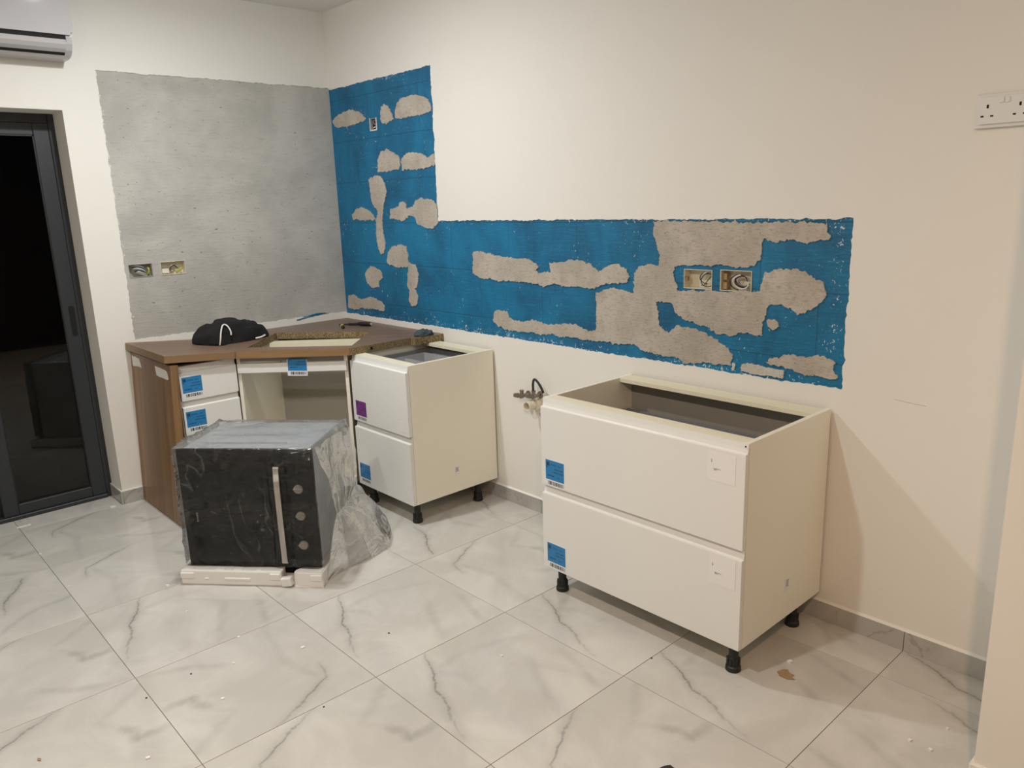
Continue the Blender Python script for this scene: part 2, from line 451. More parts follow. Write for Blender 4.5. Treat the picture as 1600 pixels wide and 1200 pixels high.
# ------------------------------------------------------------------ mesh helpers
def new_obj(name, me, parent=None):
    o = bpy.data.objects.new(name, me)
    COL.objects.link(o)
    if parent is not None:
        o.parent = parent
    return o
def obj(name, bm, mats, parent=None, loc=None, smooth=False, fix=True):
    me = bpy.data.meshes.new(name)
    if fix:
        bmesh.ops.recalc_face_normals(bm, faces=bm.faces[:])
    bm.to_mesh(me); bm.free()
    for mname in ([mats] if isinstance(mats, str) else mats):
        me.materials.append(MAT[mname])
    if smooth:
        for p in me.polygons: p.use_smooth = True
    o = new_obj(name, me, parent)
    if loc is not None: o.location = loc
    return o
def tag(o, label=None, cat=None, group=None, kind=None):
    if label: o['label'] = label
    if cat: o['category'] = cat
    if group: o['group'] = group
    if kind: o['kind'] = kind
    return o
def thing(name, label, cat, loc=(0, 0, 0), rz=0.0, group=None, kind=None):
    o = bpy.data.objects.new(name, None)
    o.empty_display_size = 0.05
    COL.objects.link(o)
    o.location = loc; o.rotation_euler = (0, 0, rz)
    return tag(o, label, cat, group, kind)
def BM(): return bmesh.new()
def box(bm, x0, x1, y0, y1, z0, z1, bev=0.0, mi=0, seg=1):
    vs_ = [bm.verts.new((x, y, z)) for z in (z0, z1) for y in (y0, y1) for x in (x0, x1)]
    fs = [bm.faces.new([vs_[i] for i in q]) for q in ((0, 2, 3, 1), (4, 5, 7, 6), (0, 1, 5, 4), (2, 6, 7, 3), (0, 4, 6, 2), (1, 3, 7, 5))]
    for f in fs: f.material_index = mi
    if bev:
        es = list({e for f in fs for e in f.edges})
        bmesh.ops.bevel(bm, geom=es, offset=bev, segments=seg, affect='EDGES', profile=0.5)
    return bm
def boxobj(name, dims, mat, parent=None, bev=0.0, seg=1, loc=None):
    return obj(name, box(BM(), *dims, bev=bev, seg=seg), mat, parent, loc)
def extrude_x(bm, prof, x0, x1, mi=0):
    """closed (y, z) profile swept along x"""
    a = [bm.verts.new((x0, y, z)) for y, z in prof]
    b = [bm.verts.new((x1, y, z)) for y, z in prof]
    n = len(prof)
    for i in range(n):
        j = (i + 1) % n
        bm.faces.new((a[i], a[j], b[j], b[i])).material_index = mi
    bm.faces.new(a[::-1]).material_index = mi
    bm.faces.new(b).material_index = mi
    return bm
def tube(bm, pts, r, n=8, cap=True, mi=0):
    pts = [Vector(p) for p in pts]
    rings = []
    up = Vector((0.13, 0.29, 0.95))
    for i, p in enumerate(pts):
        d = (pts[min(i + 1, len(pts) - 1)] - pts[max(i - 1, 0)]).normalized()
        a = d.cross(up)
        if a.length < 1e-3: a = d.cross(Vector((1, 0, 0)))
        a.normalize(); b = d.cross(a)
        up = -b if False else up
        rr = r[i] if isinstance(r, (list, tuple)) else r
        rings.append([bm.verts.new(p + (a * math.cos(t) + b * math.sin(t)) * rr) for t in (2 * math.pi * k / n for k in range(n))])
    for A, B in zip(rings[:-1], rings[1:]):
        for k in range(n):
            bm.faces.new((A[k], A[(k + 1) % n], B[(k + 1) % n], B[k])).material_index = mi
    if cap:
        bm.faces.new(rings[0][::-1]).material_index = mi
        bm.faces.new(rings[-1]).material_index = mi
    return bm
def smooth_path(pts, k=5):
    P = [Vector(p) for p in pts]; out = []
    for i in range(len(P) - 1):
        p0, p1, p2, p3 = P[max(i - 1, 0)], P[i], P[i + 1], P[min(i + 2, len(P) - 1)]
        for s in range(k):
            t = s / k
            out.append(0.5 * ((2 * p1) + (p2 - p0) * t + (2 * p0 - 5 * p1 + 4 * p2 - p3) * t * t + (3 * p1 - p0 - 3 * p2 + p3) * t ** 3))
    out.append(P[-1]); return out
def lathe(bm, prof, n=16, M=None, mi=0):
    """(r, z) profile around z"""
    rings = []
    M = M or Matrix()
    for r, z in prof:
        rings.append([bm.verts.new(M @ Vector((r * math.cos(2 * math.pi * k / n), r * math.sin(2 * math.pi * k / n), z))) for k in range(n)])
    for A, B in zip(rings[:-1], rings[1:]):
        for k in range(n):
            bm.faces.new((A[k], A[(k + 1) % n], B[(k + 1) % n], B[k])).material_index = mi
    bm.faces.new(rings[0][::-1]).material_index = mi
    bm.faces.new(rings[-1]).material_index = mi
    return bm
def roughen(poly, step, amp, seed, keep=None):
    """subdivide a closed 2-D outline and jitter it so that it looks torn"""
    out = []
    n = len(poly)
    for i in range(n):
        a = Vector(poly[i]); b = Vector(poly[(i + 1) % n])
        L = (b - a).length
        k = max(1, int(L / step))
        nrm = Vector((-(b - a).y, (b - a).x)) / max(L, 1e-9)
        for s in range(k):
            p = a.lerp(b, s / k)
            if keep and keep(p):
                out.append((p.x, p.y)); continue
            q = Vector((p.x * 1.0, p.y * 1.0, seed * 3.7))
            d = noise.noise(q * 60) * 0.8 + noise.noise(q * 19) * 0.8 + noise.noise(q * 170) * 0.7
            out.append((p.x + nrm.x * d * amp, p.y + nrm.y * d * amp))
    return out
def flat_with_holes(bm, outer, holes, mp, d, mi=0):
    polys = [[Vector((u, v, 0)) for u, v in outer]] + [[Vector((u, v, 0)) for u, v in h] for h in holes]
    tris = geometry.tessellate_polygon(polys)
    allp = [p for pl in polys for p in pl]
    vv = [bm.verts.new(mp(p.x, p.y, d)) for p in allp]
    for t in tris:
        try: bm.faces.new([vv[i] for i in t]).material_index = mi
        except ValueError: pass
def ring_strip(bm, ring, mp, d0, d1, mi=0, close=True):
    a = [bm.verts.new(mp(u, v, d0)) for u, v in ring]
    b = [bm.verts.new(mp(u, v, d1)) for u, v in ring]
    n = len(ring)
    for i in range(n if close else n - 1):
        j = (i + 1) % n
        bm.faces.new((a[i], a[j], b[j], b[i])).material_index = mi
def rectp(u0, u1, v0, v1): return [(u0, v0), (u1, v0), (u1, v1), (u0, v1)]
mR = lambda u, v, d: (u, d, v)            # right wall: room side y < 0
mL = lambda u, v, d: (-d, u, v)           # left wall: room side x > 0
def slab_patch(bm, outline, mp, d0, d1):
    """thin slab with the given outline; d0 nearest the room"""
    flat_with_holes(bm, outline, [], mp, d0)
    ring_strip(bm, outline, mp, d0, d1)

# ------------------------------------------------------------------ floor
OX, OY, T = 1.2024, -2.0089, 0.60
XMAX, YMIN = 6.0024, -5.0089
floor = tag(boxobj('floor', (-0.20, XMAX, YMIN, 0.0, -0.06, -0.0025), 'grout'), 'dark grouted floor of grey veined marble tiles', kind='structure')
tile_cache = {}
def tile_mesh(u0, u1, v0, v1, mat):
    key = (round(u0, 3), round(u1, 3), round(v0, 3), round(v1, 3), mat)
    if key not in tile_cache:
        g_ = 0.0011
        bm = BM(); b = 0.0007
        box(bm, u0 + g_, u1 - g_, v0 + g_, v1 - g_, -0.009, 0.0)
        top = [e for e in bm.edges if all(abs(v.co.z) < 1e-6 for v in e.verts)]
        bmesh.ops.bevel(bm, geom=top, offset=b, segments=1, affect='EDGES')
        bmesh.ops.recalc_face_normals(bm, faces=bm.faces[:])
        me = bpy.data.meshes.new('tile'); bm.to_mesh(me); bm.free()
        me.materials.append(MAT[mat])
        tile_cache[key] = me
    return tile_cache[key]
KNOWN = {(0, 0): 'a', (1, 1): 'a', (2, 2): 'a', (3, 2): 'a', (3, 1): 'b', (1, -1): 'b', (-1, -1): 'c'}
rng = random.Random(5)
for i in range(-3, 8):
    for j in range(-5, 4):
        x0, y0 = OX + i * T, OY + j * T
        cx, cy = x0 + T / 2, y0 + T / 2
        u0, u1, v0, v1 = -0.3, 0.3, -0.3, 0.3
        if i == -3:
            if not (-3.0 < cy < -1.2): continue
            u0 = -0.196 - cx
            v0 = max(v0, -2.70 - cy); v1 = min(v1, -1.512 - cy)
            if v1 - v0 < 0.02: continue
        if j == 3: v1 = -0.001 - cy
        kind = KNOWN.get((i, j)) or 'abcb'[rng.randrange(4)]
        rot = 0.0 if (i, j) in KNOWN or i == -3 or j == 3 else rng.choice((0.0, math.pi))
        o = new_obj('tile', tile_mesh(u0, u1, v0, v1, 'marble_' + kind), floor)
        o.location = (cx, cy, 0.0); o.rotation_euler = (0, 0, rot)

# ------------------------------------------------------------------ walls and ceiling
tag(boxobj('ceiling', (-0.2, XMAX, YMIN, 0.2, H, H + 0.12), 'ceiling_paint'), 'plain off-white ceiling', kind='structure')

# right wall (y = 0) with the L-shaped stripped area sunk into the plaster
BD = 0.005
inL = [(0.0, 0.897), (3.320, 0.897), (3.320, 1.487), (1.044, 1.487), (1.044, 2.283), (0.0, 2.283)]
holeR = roughen(inL, 0.012, 0.0055, 1, keep=lambda p: p.x < 0.002)
holeR = [(max(u, 0.0), v) for u, v in holeR]
outR = [(0.0, 0.0), (XMAX, 0.0), (XMAX, H), (0.0, H)]
# the stripped area reaches the corner, so the outer outline runs around it
hi = [p for p in holeR]
i0 = max(range(len(hi)), key=lambda k: (hi[k][0] < 1e-6, -abs(hi[k][1] - 0.897)))
i1 = max(range(len(hi)), key=lambda k: (hi[k][0] < 1e-6, -abs(hi[k][1] - 2.283)))
seq = hi[i0:i1 + 1] if i0 < i1 else hi[i0:] + hi[:i1 + 1]
wall_poly = [(0.0, 0.0), (XMAX, 0.0), (XMAX, H), (0.0, H)] + [(u, v) for u, v in reversed(seq)]
bm = BM()
flat_with_holes(bm, wall_poly, [], mR, 0.0)
ring_strip(bm, seq, mR, 0.0, BD + 0.001, close=False)
box(bm, -0.2, XMAX, 0.062, 0.20, 0.0, H)
wall_right = tag(obj('wall_right', bm, 'plaster', fix=False), 'white plastered wall with a stripped L-shaped blue splashback area', kind='structure')

BOX_R = [(2.648, 2.779, 1.215, 1.292), (2.816, 2.951, 1.215, 1.296)]
BOX_S = (0.436, 0.497, 2.010, 2.072)
bm = BM()
bp = [(-0.02, 0.88), (3.345, 0.88), (3.345, 1.51), (1.07, 1.51), (1.07, 2.31), (-0.02, 2.31)]
flat_with_holes(bm, bp, [rectp(*b) for b in BOX_R] + [rectp(*BOX_S)], mR, BD)
obj('paint_layer', bm, 'blue_membrane', wall_right, fix=False)['label'] = 'rough blue waterproofing paint'

PATCHES = [
    [(0.017,2.096), (0.047,2.116), (0.134,2.137), (0.210,2.146), (0.281,2.134), (0.349,2.109), (0.394,2.083), (0.370,2.064), (0.284,2.057), (0.166,2.052), (0.060,2.054)],
    [(0.548,2.068), (0.562,2.123), (0.590,2.140), (0.627,2.126), (0.655,2.093), (0.682,2.049), (0.649,2.042), (0.603,2.032), (0.558,2.039)],
    [(0.701,2.054), (0.699,2.088), (0.736,2.138), (0.787,2.153), (0.835,2.154), (0.895,2.154), (0.952,2.141), (1.007,2.119), (1.032,2.087), (1.035,2.055), (0.966,2.048), (0.848,2.050), (0.763,2.045)],
    [(0.483,1.773), (0.485,1.838), (0.524,1.879), (0.592,1.895), (0.661,1.870), (0.703,1.847), (0.716,1.797), (0.701,1.777), (0.616,1.770), (0.537,1.768)],
    [(0.732,1.768), (0.732,1.831), (0.779,1.856), (0.853,1.861), (0.923,1.847), (0.979,1.823), (1.014,1.834), (1.049,1.839), (1.050,1.786), (0.985,1.769), (0.915,1.766), (0.818,1.768)],
    [(0.381,1.734), (0.453,1.753), (0.519,1.739), (0.548,1.698), (0.555,1.647), (0.556,1.654), (0.535,1.596), (0.510,1.559), (0.497,1.507), (0.494,1.432), (0.510,1.342), (0.491,1.296), (0.455,1.287), (0.432,1.325), (0.422,1.409), (0.425,1.485), (0.453,1.545), (0.404,1.591), (0.390,1.644)],
    [(0.161,1.525), (0.204,1.560), (0.286,1.570), (0.356,1.554), (0.402,1.523), (0.419,1.497), (0.305,1.493), (0.164,1.494)],
    [(0.577,1.500), (0.590,1.551), (0.671,1.571), (0.687,1.596), (0.743,1.592), (0.752,1.556), (0.810,1.569), (0.850,1.603), (0.911,1.612), (0.992,1.597), (1.042,1.572), (1.055,1.531), (1.040,1.483), (0.990,1.442), (0.919,1.449), (0.849,1.470), (0.828,1.505), (0.766,1.513), (0.700,1.488)],
    [(0.513,1.251), (0.532,1.297), (0.577,1.336), (0.672,1.353), (0.722,1.339), (0.742,1.288), (0.739,1.255), (0.800,1.239), (0.826,1.189), (0.812,1.114), (0.786,1.098), (0.819,1.055), (0.802,1.009), (0.749,0.994), (0.720,1.026), (0.733,1.087), (0.711,1.116), (0.724,1.184), (0.735,1.221), (0.631,1.221), (0.538,1.233)],
    [(0.258,1.163), (0.308,1.204), (0.382,1.211), (0.435,1.186), (0.458,1.148), (0.413,1.123), (0.408,1.083), (0.321,1.082), (0.279,1.100)],
    [(0.024,0.934), (0.036,1.011), (0.101,1.024), (0.144,1.002), (0.220,0.999), (0.298,1.024), (0.355,1.012), (0.425,0.997), (0.457,0.968), (0.446,0.939), (0.347,0.947), (0.227,0.942), (0.102,0.924)],
    [(1.317,1.219), (1.330,1.326), (1.423,1.328), (1.496,1.313), (1.558,1.308), (1.629,1.303), (1.717,1.303), (1.764,1.291), (1.815,1.267), (1.791,1.247), (1.809,1.238), (1.892,1.244), (1.889,1.289), (1.991,1.299), (2.076,1.308), (2.134,1.295), (2.174,1.275), (2.198,1.258), (2.253,1.290), (2.307,1.298), (2.353,1.282), (2.367,1.248), (2.353,1.224), (2.269,1.217), (2.206,1.198), (2.157,1.183), (2.074,1.184), (1.980,1.185), (1.900,1.190), (1.844,1.177), (1.798,1.185), (1.712,1.190), (1.603,1.191), (1.531,1.184), (1.447,1.193), (1.371,1.193)],
    [(1.467,0.979), (1.475,1.022), (1.513,1.036), (1.575,1.030), (1.594,0.997), (1.684,0.988), (1.792,1.008), (1.839,0.992), (1.913,0.999), (1.993,1.007), (2.054,1.009), (2.113,0.992), (2.180,0.993), (2.177,1.166), (2.214,1.180), (2.284,1.197), (2.345,1.182), (2.394,1.177), (2.397,1.261), (2.419,1.294), (2.483,1.307), (2.521,1.300), (2.524,1.362), (2.499,1.416), (2.491,1.477), (2.708,1.481), (2.958,1.474), (3.071,1.477), (3.153,1.473), (3.231,1.471), (3.239,1.420), (3.173,1.406), (3.091,1.413), (3.030,1.404), (2.995,1.417), (2.986,1.375), (2.976,1.332), (2.959,1.313), (2.874,1.310), (2.817,1.316), (2.766,1.311), (2.700,1.311), (2.603,1.299), (2.597,1.261), (2.619,1.227), (2.619,1.204), (2.782,1.210), (2.987,1.223), (2.991,1.253), (3.007,1.291), (3.058,1.309), (3.113,1.314), (3.174,1.299), (3.228,1.266), (3.241,1.227), (3.228,1.190), (3.182,1.166), (3.139,1.147), (3.110,1.171), (3.065,1.178), (3.024,1.175), (3.014,1.137), (3.005,1.092), (3.007,1.054), (2.958,1.060), (2.915,1.061), (2.866,1.039), (2.814,1.045), (2.774,1.064), (2.719,1.077), (2.643,1.087), (2.607,1.108), (2.588,1.148), (2.504,1.151), (2.527,1.108), (2.528,1.047), (2.580,1.021), (2.615,1.055), (2.672,1.055), (2.747,1.044), (2.808,1.016), (2.861,0.993), (2.881,0.967), (2.876,0.926), (2.805,0.922), (2.751,0.924), (2.675,0.905), (2.625,0.923), (2.582,0.924), (2.507,0.927), (2.430,0.936), (2.406,0.953), (2.307,0.951), (2.212,0.946), (2.104,0.941), (1.974,0.946), (1.837,0.942), (1.702,0.938), (1.591,0.934), (1.508,0.947)],
    [(3.017,0.956), (3.063,0.979), (3.120,0.996), (3.191,1.000), (3.245,1.009), (3.277,1.000), (3.298,0.988), (3.284,0.965), (3.301,0.941), (3.292,0.927), (3.239,0.932), (3.184,0.935), (3.145,0.935), (3.105,0.946), (3.059,0.950)],
    [(2.920,0.940), (2.957,0.943), (3.042,0.937), (3.100,0.934), (3.096,0.906), (3.013,0.908), (2.921,0.906)],
    [(2.882,0.938), (2.895,0.934), (2.893,0.902), (2.880,0.903)],
    [(3.021,1.116), (3.056,1.124), (3.069,1.098), (3.046,1.080), (3.028,1.095)],
]

rr = random.Random(3)
for k, pl in enumerate(PATCHES):
    small = k in (14, 15, 16, 17)
    out = roughen(pl, 0.0055, 0.006 if small else 0.0085, 10 + k)
    out = [(u, v) for u, v in out if True]
    out = [(min(max(u, 0.012), 3.312), min(max(v, 0.904), 2.278)) for u, v in out]
    out = [(u if not (v > 1.49) else min(u, 1.038), v) for u, v in out]
    bm = BM()
    slab_patch(bm, out, mR, BD - 0.0042 - 0.0006 * (k % 3), BD + 0.0005)
    obj('mortar_patch', bm, 'mortar_pale' if k in (14, 15) else 'mortar', wall_right, fix=False)
# hairline scratch in the plaster
bm = BM(); tube(bm, [(3.50, -0.0002, 0.893), (3.54, -0.0002, 0.889), (3.60, -0.0002, 0.886)], 0.0006, 4)
obj('scratch', bm, 'pvc_grey', wall_right)

# left wall (x = 0): stripped concrete rectangle and the balcony door opening
holeL = roughen([(-0.0, 0.905), (-0.0, 2.292), (-1.326, 2.292), (-1.326, 0.905)], 0.012, 0.005, 40, keep=lambda p: p.x > -0.002)
i0 = min(range(len(holeL)), key=lambda k: abs(holeL[k][0]) * 10 + abs(holeL[k][1] - 2.292))
i1 = min(range(len(holeL)), key=lambda k: abs(holeL[k][0]) * 10 + abs(holeL[k][1] - 0.905))
seqL = holeL[i0:i1 + 1] if i0 < i1 else holeL[i0:] + holeL[:i1 + 1]
DOOR = (-2.72, -1.508, 2.09)
wl = [(0.0, H)] + seqL + [(0.0, 0.0), (DOOR[1], 0.0), (DOOR[1], DOOR[2]), (DOOR[0], DOOR[2]), (DOOR[0], 0.0), (YMIN, 0.0), (YMIN, H)]
bm = BM()
flat_with_holes(bm, wl, [], mL, 0.0)
ring_strip(bm, seqL, mL, 0.0, BD + 0.001, close=False)
ring_strip(bm, [(DOOR[1], 0.0), (DOOR[1], DOOR[2]), (DOOR[0], DOOR[2]), (DOOR[0], 0.0)], mL, 0.0, 0.30, close=False)
# wall core beside and above the opening
box(bm, -0.30, -0.062, DOOR[1] + 0.002, 0.2, 0.0, H)
box(bm, -0.30, -0.062, DOOR[0], DOOR[1], DOOR[2] + 0.002, H)
box(bm, -0.30, -0.062, YMIN, DOOR[0] - 0.002, 0.0, H)
wall_left = tag(obj('wall_left', bm, 'plaster', fix=False), 'white plastered wall with a bare grey concrete rectangle', kind='structure')
BOX_L = [(-1.306, -1.183, 1.240, 1.311), (-1.139, -1.004, 1.240, 1.313)]
bm = BM()
flat_with_holes(bm, [(0.02, 0.885), (0.02, 2.315), (-1.35, 2.315), (-1.35, 0.885)], [rectp(*b) for b in BOX_L], mL, BD)
obj('render_layer', bm, 'concrete_render', wall_left, fix=False)['label'] = 'bare grey concrete render'
# smear of blue paint at the foot of the concrete
bm = BM(); slab_patch(bm, roughen([(-0.36, 0.888), (-0.20, 0.905), (-0.13, 0.912), (-0.20, 0.918), (-0.30, 0.908), (-0.36, 0.896)], 0.01, 0.004, 77), mL, -0.0012, 0.002)
obj('paint_smear', bm, 'blue_membrane', wall_left, fix=False)

tag(boxobj('wall_back', (-0.2, XMAX, YMIN - 0.12, YMIN, 0, H), 'plaster'), 'plain white wall', kind='structure')
tag(boxobj('wall_side', (XMAX, XMAX + 0.12, YMIN, 0.2, 0, H), 'dark_wall'), 'unseen end wall coloured dark brown in place of an unlit corridor', kind='structure')  # out of view; dark colour added to dim the door glass reflection
# short return of wall beside the camera
bm = BM(); box(bm, 3.987, 4.62, -0.545, 0.0, 0.0, H)
wp = tag(obj('wall_pillar', bm, 'plaster'), 'white plastered wall return projecting from the right wall', kind='structure')
bm = BM(); box(bm, 3.978, 4.62, -0.556, -0.10, 0.0, 0.079, bev=0.003)
obj('painted_plinth', bm, 'plaster', wp)

# skirting
def skirting(name, label, pieces, along):
    e = tag(bpy.data.objects.new(name, None), label, kind='structure')
    COL.objects.link(e)
    for (a, b) in pieces:
        bm = BM()
        if along == 'x': box(bm, a + 0.001, b - 0.001, -0.010, 0.0, 0.0, 0.0735, bev=0.0008)
        else: box(bm, 0.0, 0.010, a + 0.001, b - 0.001, 0.0, 0.0735, bev=0.0008)
        obj('skirting_tile', bm, 'skirting_marble', e)
        bm = BM()
        if along == 'x': extrude_x(bm, [(0.0, 0.0730), (-0.0095, 0.0730), (-0.0040, 0.0775), (0.0, 0.0815)], a, b)
        else: box(bm, 0.0, 0.009, a, b, 0.0735, 0.078)
        obj('caulk_line', bm, 'caulk', e)
    return e
skirting('baseboard_right', 'grey marble skirting tiles along the right wall',
         [(0.01, 0.6024), (0.6024, 1.2024), (1.2024, 1.8024), (1.8024, 2.4024), (2.4024, 3.0024), (3.0024, 3.6024), (3.6024, 3.978)], 'x')
bl = skirting('baseboard_left', 'grey marble skirting tiles along the left wall and the door reveal', [(YMIN, -4.4), (-4.4, -3.8), (-3.8, -3.2), (-3.2, -2.72), (-1.508, -1.18), (-1.18, -0.6), (-0.6, -0.011)], 'y')
boxobj('skirting_tile', (-0.19, 0.010, -1.518, -1.508, 0.0, 0.0735), 'skirting_marble', bl, bev=0.0008)
boxobj('caulk_line', (-0.19, 0.009, -1.517, -1.508, 0.0735, 0.078), 'caulk', bl)

# ------------------------------------------------------------------ sliding balcony door
door = tag(bpy.data.objects.new('door_1', None), 'anthracite framed sliding glass door to the dark balcony', kind='structure')
COL.objects.link(door)
fx0, fx1 = -0.285, -0.190
fr_ = bpy.data.objects.new('frame', None); COL.objects.link(fr_); fr_.parent = door
boxobj('jamb', (fx0, fx1, -1.538, -1.508, 0.0, 2.09), 'dark_frame', fr_, 0.003)
boxobj('jamb', (fx0, fx1, -2.72, -2.69, 0.0, 2.09), 'dark_frame', fr_, 0.003)
boxobj('head', (fx0, fx1, -2.69, -1.538, 2.045, 2.09), 'dark_frame', fr_, 0.003)
boxobj('sill', (fx0, fx1 + 0.008, -2.69, -1.538, -0.002, 0.022), 'dark_frame', fr_, 0.003)
def leaf(y0, y1, x0, x1, handle):
    e = bpy.data.objects.new('sliding_leaf', None); COL.objects.link(e); e.parent = door
    sw = 0.072
    boxobj('stile', (x0, x1, y1 - sw, y1, 0.022, 2.045), 'dark_frame', e, 0.003)
    boxobj('stile', (x0, x1, y0, y0 + sw, 0.022, 2.045), 'dark_frame', e, 0.003)
    boxobj('rail', (x0 + 0.002, x1 - 0.002, y0 + sw, y1 - sw, 0.022, 0.080), 'dark_frame', e, 0.003)
    boxobj('rail', (x0 + 0.002, x1 - 0.002, y0 + sw, y1 - sw, 1.985, 2.045), 'dark_frame', e, 0.003)
    xm = (x0 + x1) / 2
    boxobj('pane', (xm - 0.004, xm + 0.004, y0 + sw, y1 - sw, 0.080, 1.985), 'door_glass', e)
    bm = BM()
    for (a, b, c, d) in ((y1 - sw - 0.006, y1 - sw, 0.080, 1.985), (y0 + sw, y0 + sw + 0.006, 0.080, 1.985)):
        box(bm, x1 - 0.012, x1 - 0.004, a, b, c, d)
    for (c, d) in ((0.080, 0.086), (1.979, 1.985)):
        box(bm, x1 - 0.012, x1 - 0.004, y0 + sw, y1 - sw, c, d)
    obj('glazing_bead', bm, 'black_plastic', e)
    if handle:
        bm = BM(); pr = []
        yc, zc, hh, hw = y1 - 0.030, 1.022, 0.083, 0.014
        ring = [(yc + hw * math.cos(t), zc + (hh - hw) * (1 if math.sin(t) >= 0 else -1) + hw * math.sin(t)) for t in [2 * math.pi * q / 20 for q in range(20)]]
        a = [bm.verts.new((x1 + 0.0025, y, z)) for y, z in ring]; b = [bm.verts.new((x1 - 0.001, y, z)) for y, z in ring]
        bm.faces.new(a)
        for q in range(20): bm.faces.new((a[q], a[(q + 1) % 20], b[(q + 1) % 20], b[q]))
        obj('pull_handle', bm, 'black_void', e)
leaf(-2.045, -1.538, -0.228, -0.194, True)
leaf(-2.69, -1.975, -0.278, -0.242, False)
# night balcony outside
tag(boxobj('floor_balcony', (-1.75, -0.30, -3.6, -0.3, -0.10, -0.02), 'balcony'), 'dark balcony floor outside the glass door', kind='structure')
tag(boxobj('wall_balcony', (-1.75, -1.55, -3.6, -0.3, -0.02, 0.71), 'balcony'), 'low dark balcony parapet outside the glass door', kind='structure')

# ------------------------------------------------------------------ ceiling lamps
def ceiling_lamp(x, y, down, around, colr, where):
    e = thing('ceiling_lamp', 'small round white ceiling lamp ' + where, 'lamp', (x, y, H), group='round ceiling lamps')
    bm = BM(); lathe(bm, [(0.0, 0.0), (0.075, 0.0), (0.075, -0.030), (0.066, -0.036), (0.0, -0.036)], 28)
    obj('housing', bm, 'white_plastic', e)
    bm = BM(); lathe(bm, [(0.0, -0.035), (0.062, -0.036), (0.056, -0.052), (0.040, -0.064), (0.018, -0.070), (0.0, -0.071)], 28)
    obj('diffuser', bm, 'lamp_diffuser', e, smooth=True)
    ld = bpy.data.lights.new('lamp_light', 'AREA')
    ld.shape = 'DISK'; ld.size = 0.11; ld.energy = down; ld.color = colr
    lo = bpy.data.objects.new('lamp_light', ld); COL.objects.link(lo); lo.parent = e
    lo.location = (0, 0, -0.074)
    ld = bpy.data.lights.new('lamp_glow', 'POINT')
    ld.shadow_soft_size = 0.035; ld.energy = around; ld.color = colr
    lo = bpy.data.objects.new('lamp_glow', ld); COL.objects.link(lo); lo.parent = e
    lo.location = (0, 0, -0.112)
for (x, y, p, q, c), wh in zip(LAMPS, ('above the corner worktop and oven', 'in the middle of the room', 'near the wall return')):
    ceiling_lamp(x, y, p, q, c, wh)

# ------------------------------------------------------------------ kitchen cabinets
ZB, ZT = 0.111, 0.825
def leg(parent, x, y, h=ZB):
    bm = BM()
    lathe(bm, [(0.030, h), (0.030, h - 0.006), (0.0175, h - 0.010), (0.0165, 0.050), (0.0205, 0.047), (0.0215, 0.020), (0.0255, 0.016), (0.0270, 0.004), (0.0255, 0.0)], 18,
          Matrix.Translation((x, y, 0)))
    for k in range(9):
        a = 2 * math.pi * k / 9
        c, s = math.cos(a), math.sin(a)
        bx = bmesh.ops.create_cube(bm, size=1.0, matrix=Matrix.Translation((x + c * 0.0215, y + s * 0.0215, 0.034)) @ Matrix.Rotation(a, 4, 'Z') @ Matrix.Diagonal((0.003, 0.005, 0.024, 1)))
    o = obj('leg', bm, 'black_plastic', parent)
    return o
def front_profile(h, lip=True):
    t = 0.020
    return [(0.0, 0.0), (-t, 0.0), (-t, h - 0.036), (-t + 0.0015, h - 0.0325), (-t + 0.005, h - 0.0320), (-t + 0.008, h - 0.0345),
            (-t + 0.0115, h - 0.030), (-t + 0.0145, h - 0.018), (-t + 0.016, h - 0.006), (-t + 0.0165, h - 0.001), (0.0, h - 0.001)]
def sticker(parent, mat, x, y, z, w, h, name='shipping_label', label=None, rot=0.0):
    bm = BM(); box(bm, 0, w, -0.0006, 0, 0, h)
    o = obj(name, bm, mat, parent, loc=(x, y, z))
    o.rotation_euler = (0, rot, 0)
    if label: o['label'] = label
    return o
def drawer_cabinet(name, label, w, nd, loc, rz, tall=False):
    t = thing(name, label, 'cabinet', loc, rz)
    D = 0.538; th = 0.018
    for x0 in (0.0, w - th):
        boxobj('side_panel', (x0, x0 + th, -D, 0.0, ZB, ZT), 'carcass_white', t, 0.0006)
    boxobj('bottom_panel', (th, w - th, -D, -0.004, ZB, ZB + th), 'carcass_white', t)
    boxobj('back_panel', (th, w - th, -0.012, -0.006, ZB + th, ZT - 0.02), 'carcass_grey_shaded', t)
    boxobj('top_rail', (th, w - th, -D, -D + 0.055, ZT - th, ZT - 0.0005), 'carcass_cream', t, 0.0006)
    boxobj('top_rail', (th, w - th, -0.095, -0.015, ZT - th, ZT - 0.0005), 'carcass_cream', t, 0.0006)
    for lx, ly in ((0.055, -D + 0.03), (w - 0.048, -D + 0.03), (0.055, -0.105), (w - 0.048, -0.105)):
        leg(t, lx, ly)
    hh = (ZT - ZB) / nd
    fronts = []
    for k in range(nd):
        z0 = ZT - (k + 1) * hh + (0.0015 if k < nd - 1 else 0.0)
        bm = BM(); extrude_x(bm, front_profile(hh - 0.002), 0.0015, w - 0.0015)
        f = obj('drawer_front', bm, 'white_lacquer', t, loc=(0, -D - 0.0015, z0))
        fronts.append((f, z0))
        bm = BM()
        bz0 = z0 + 0.03; bz1 = z0 + min(hh * 0.62, hh - 0.05) if k else z0 + hh * 0.60
        if tall and k == 0: bz1 = ZT - 0.034
        box(bm, th + 0.012, th + 0.026, -D + 0.004, -0.05, bz0, bz1)
        box(bm, w - th - 0.026, w - th - 0.012, -D + 0.004, -0.05, bz0, bz1)
        box(bm, th + 0.026, w - th - 0.026, -0.065, -0.05, bz0, bz1)
        box(bm, th + 0.026, w - th - 0.026, -D + 0.004, -0.05, bz0, bz0 + 0.012)
        obj('drawer_box', bm, 'drawer_grey', t)
    return t, fronts

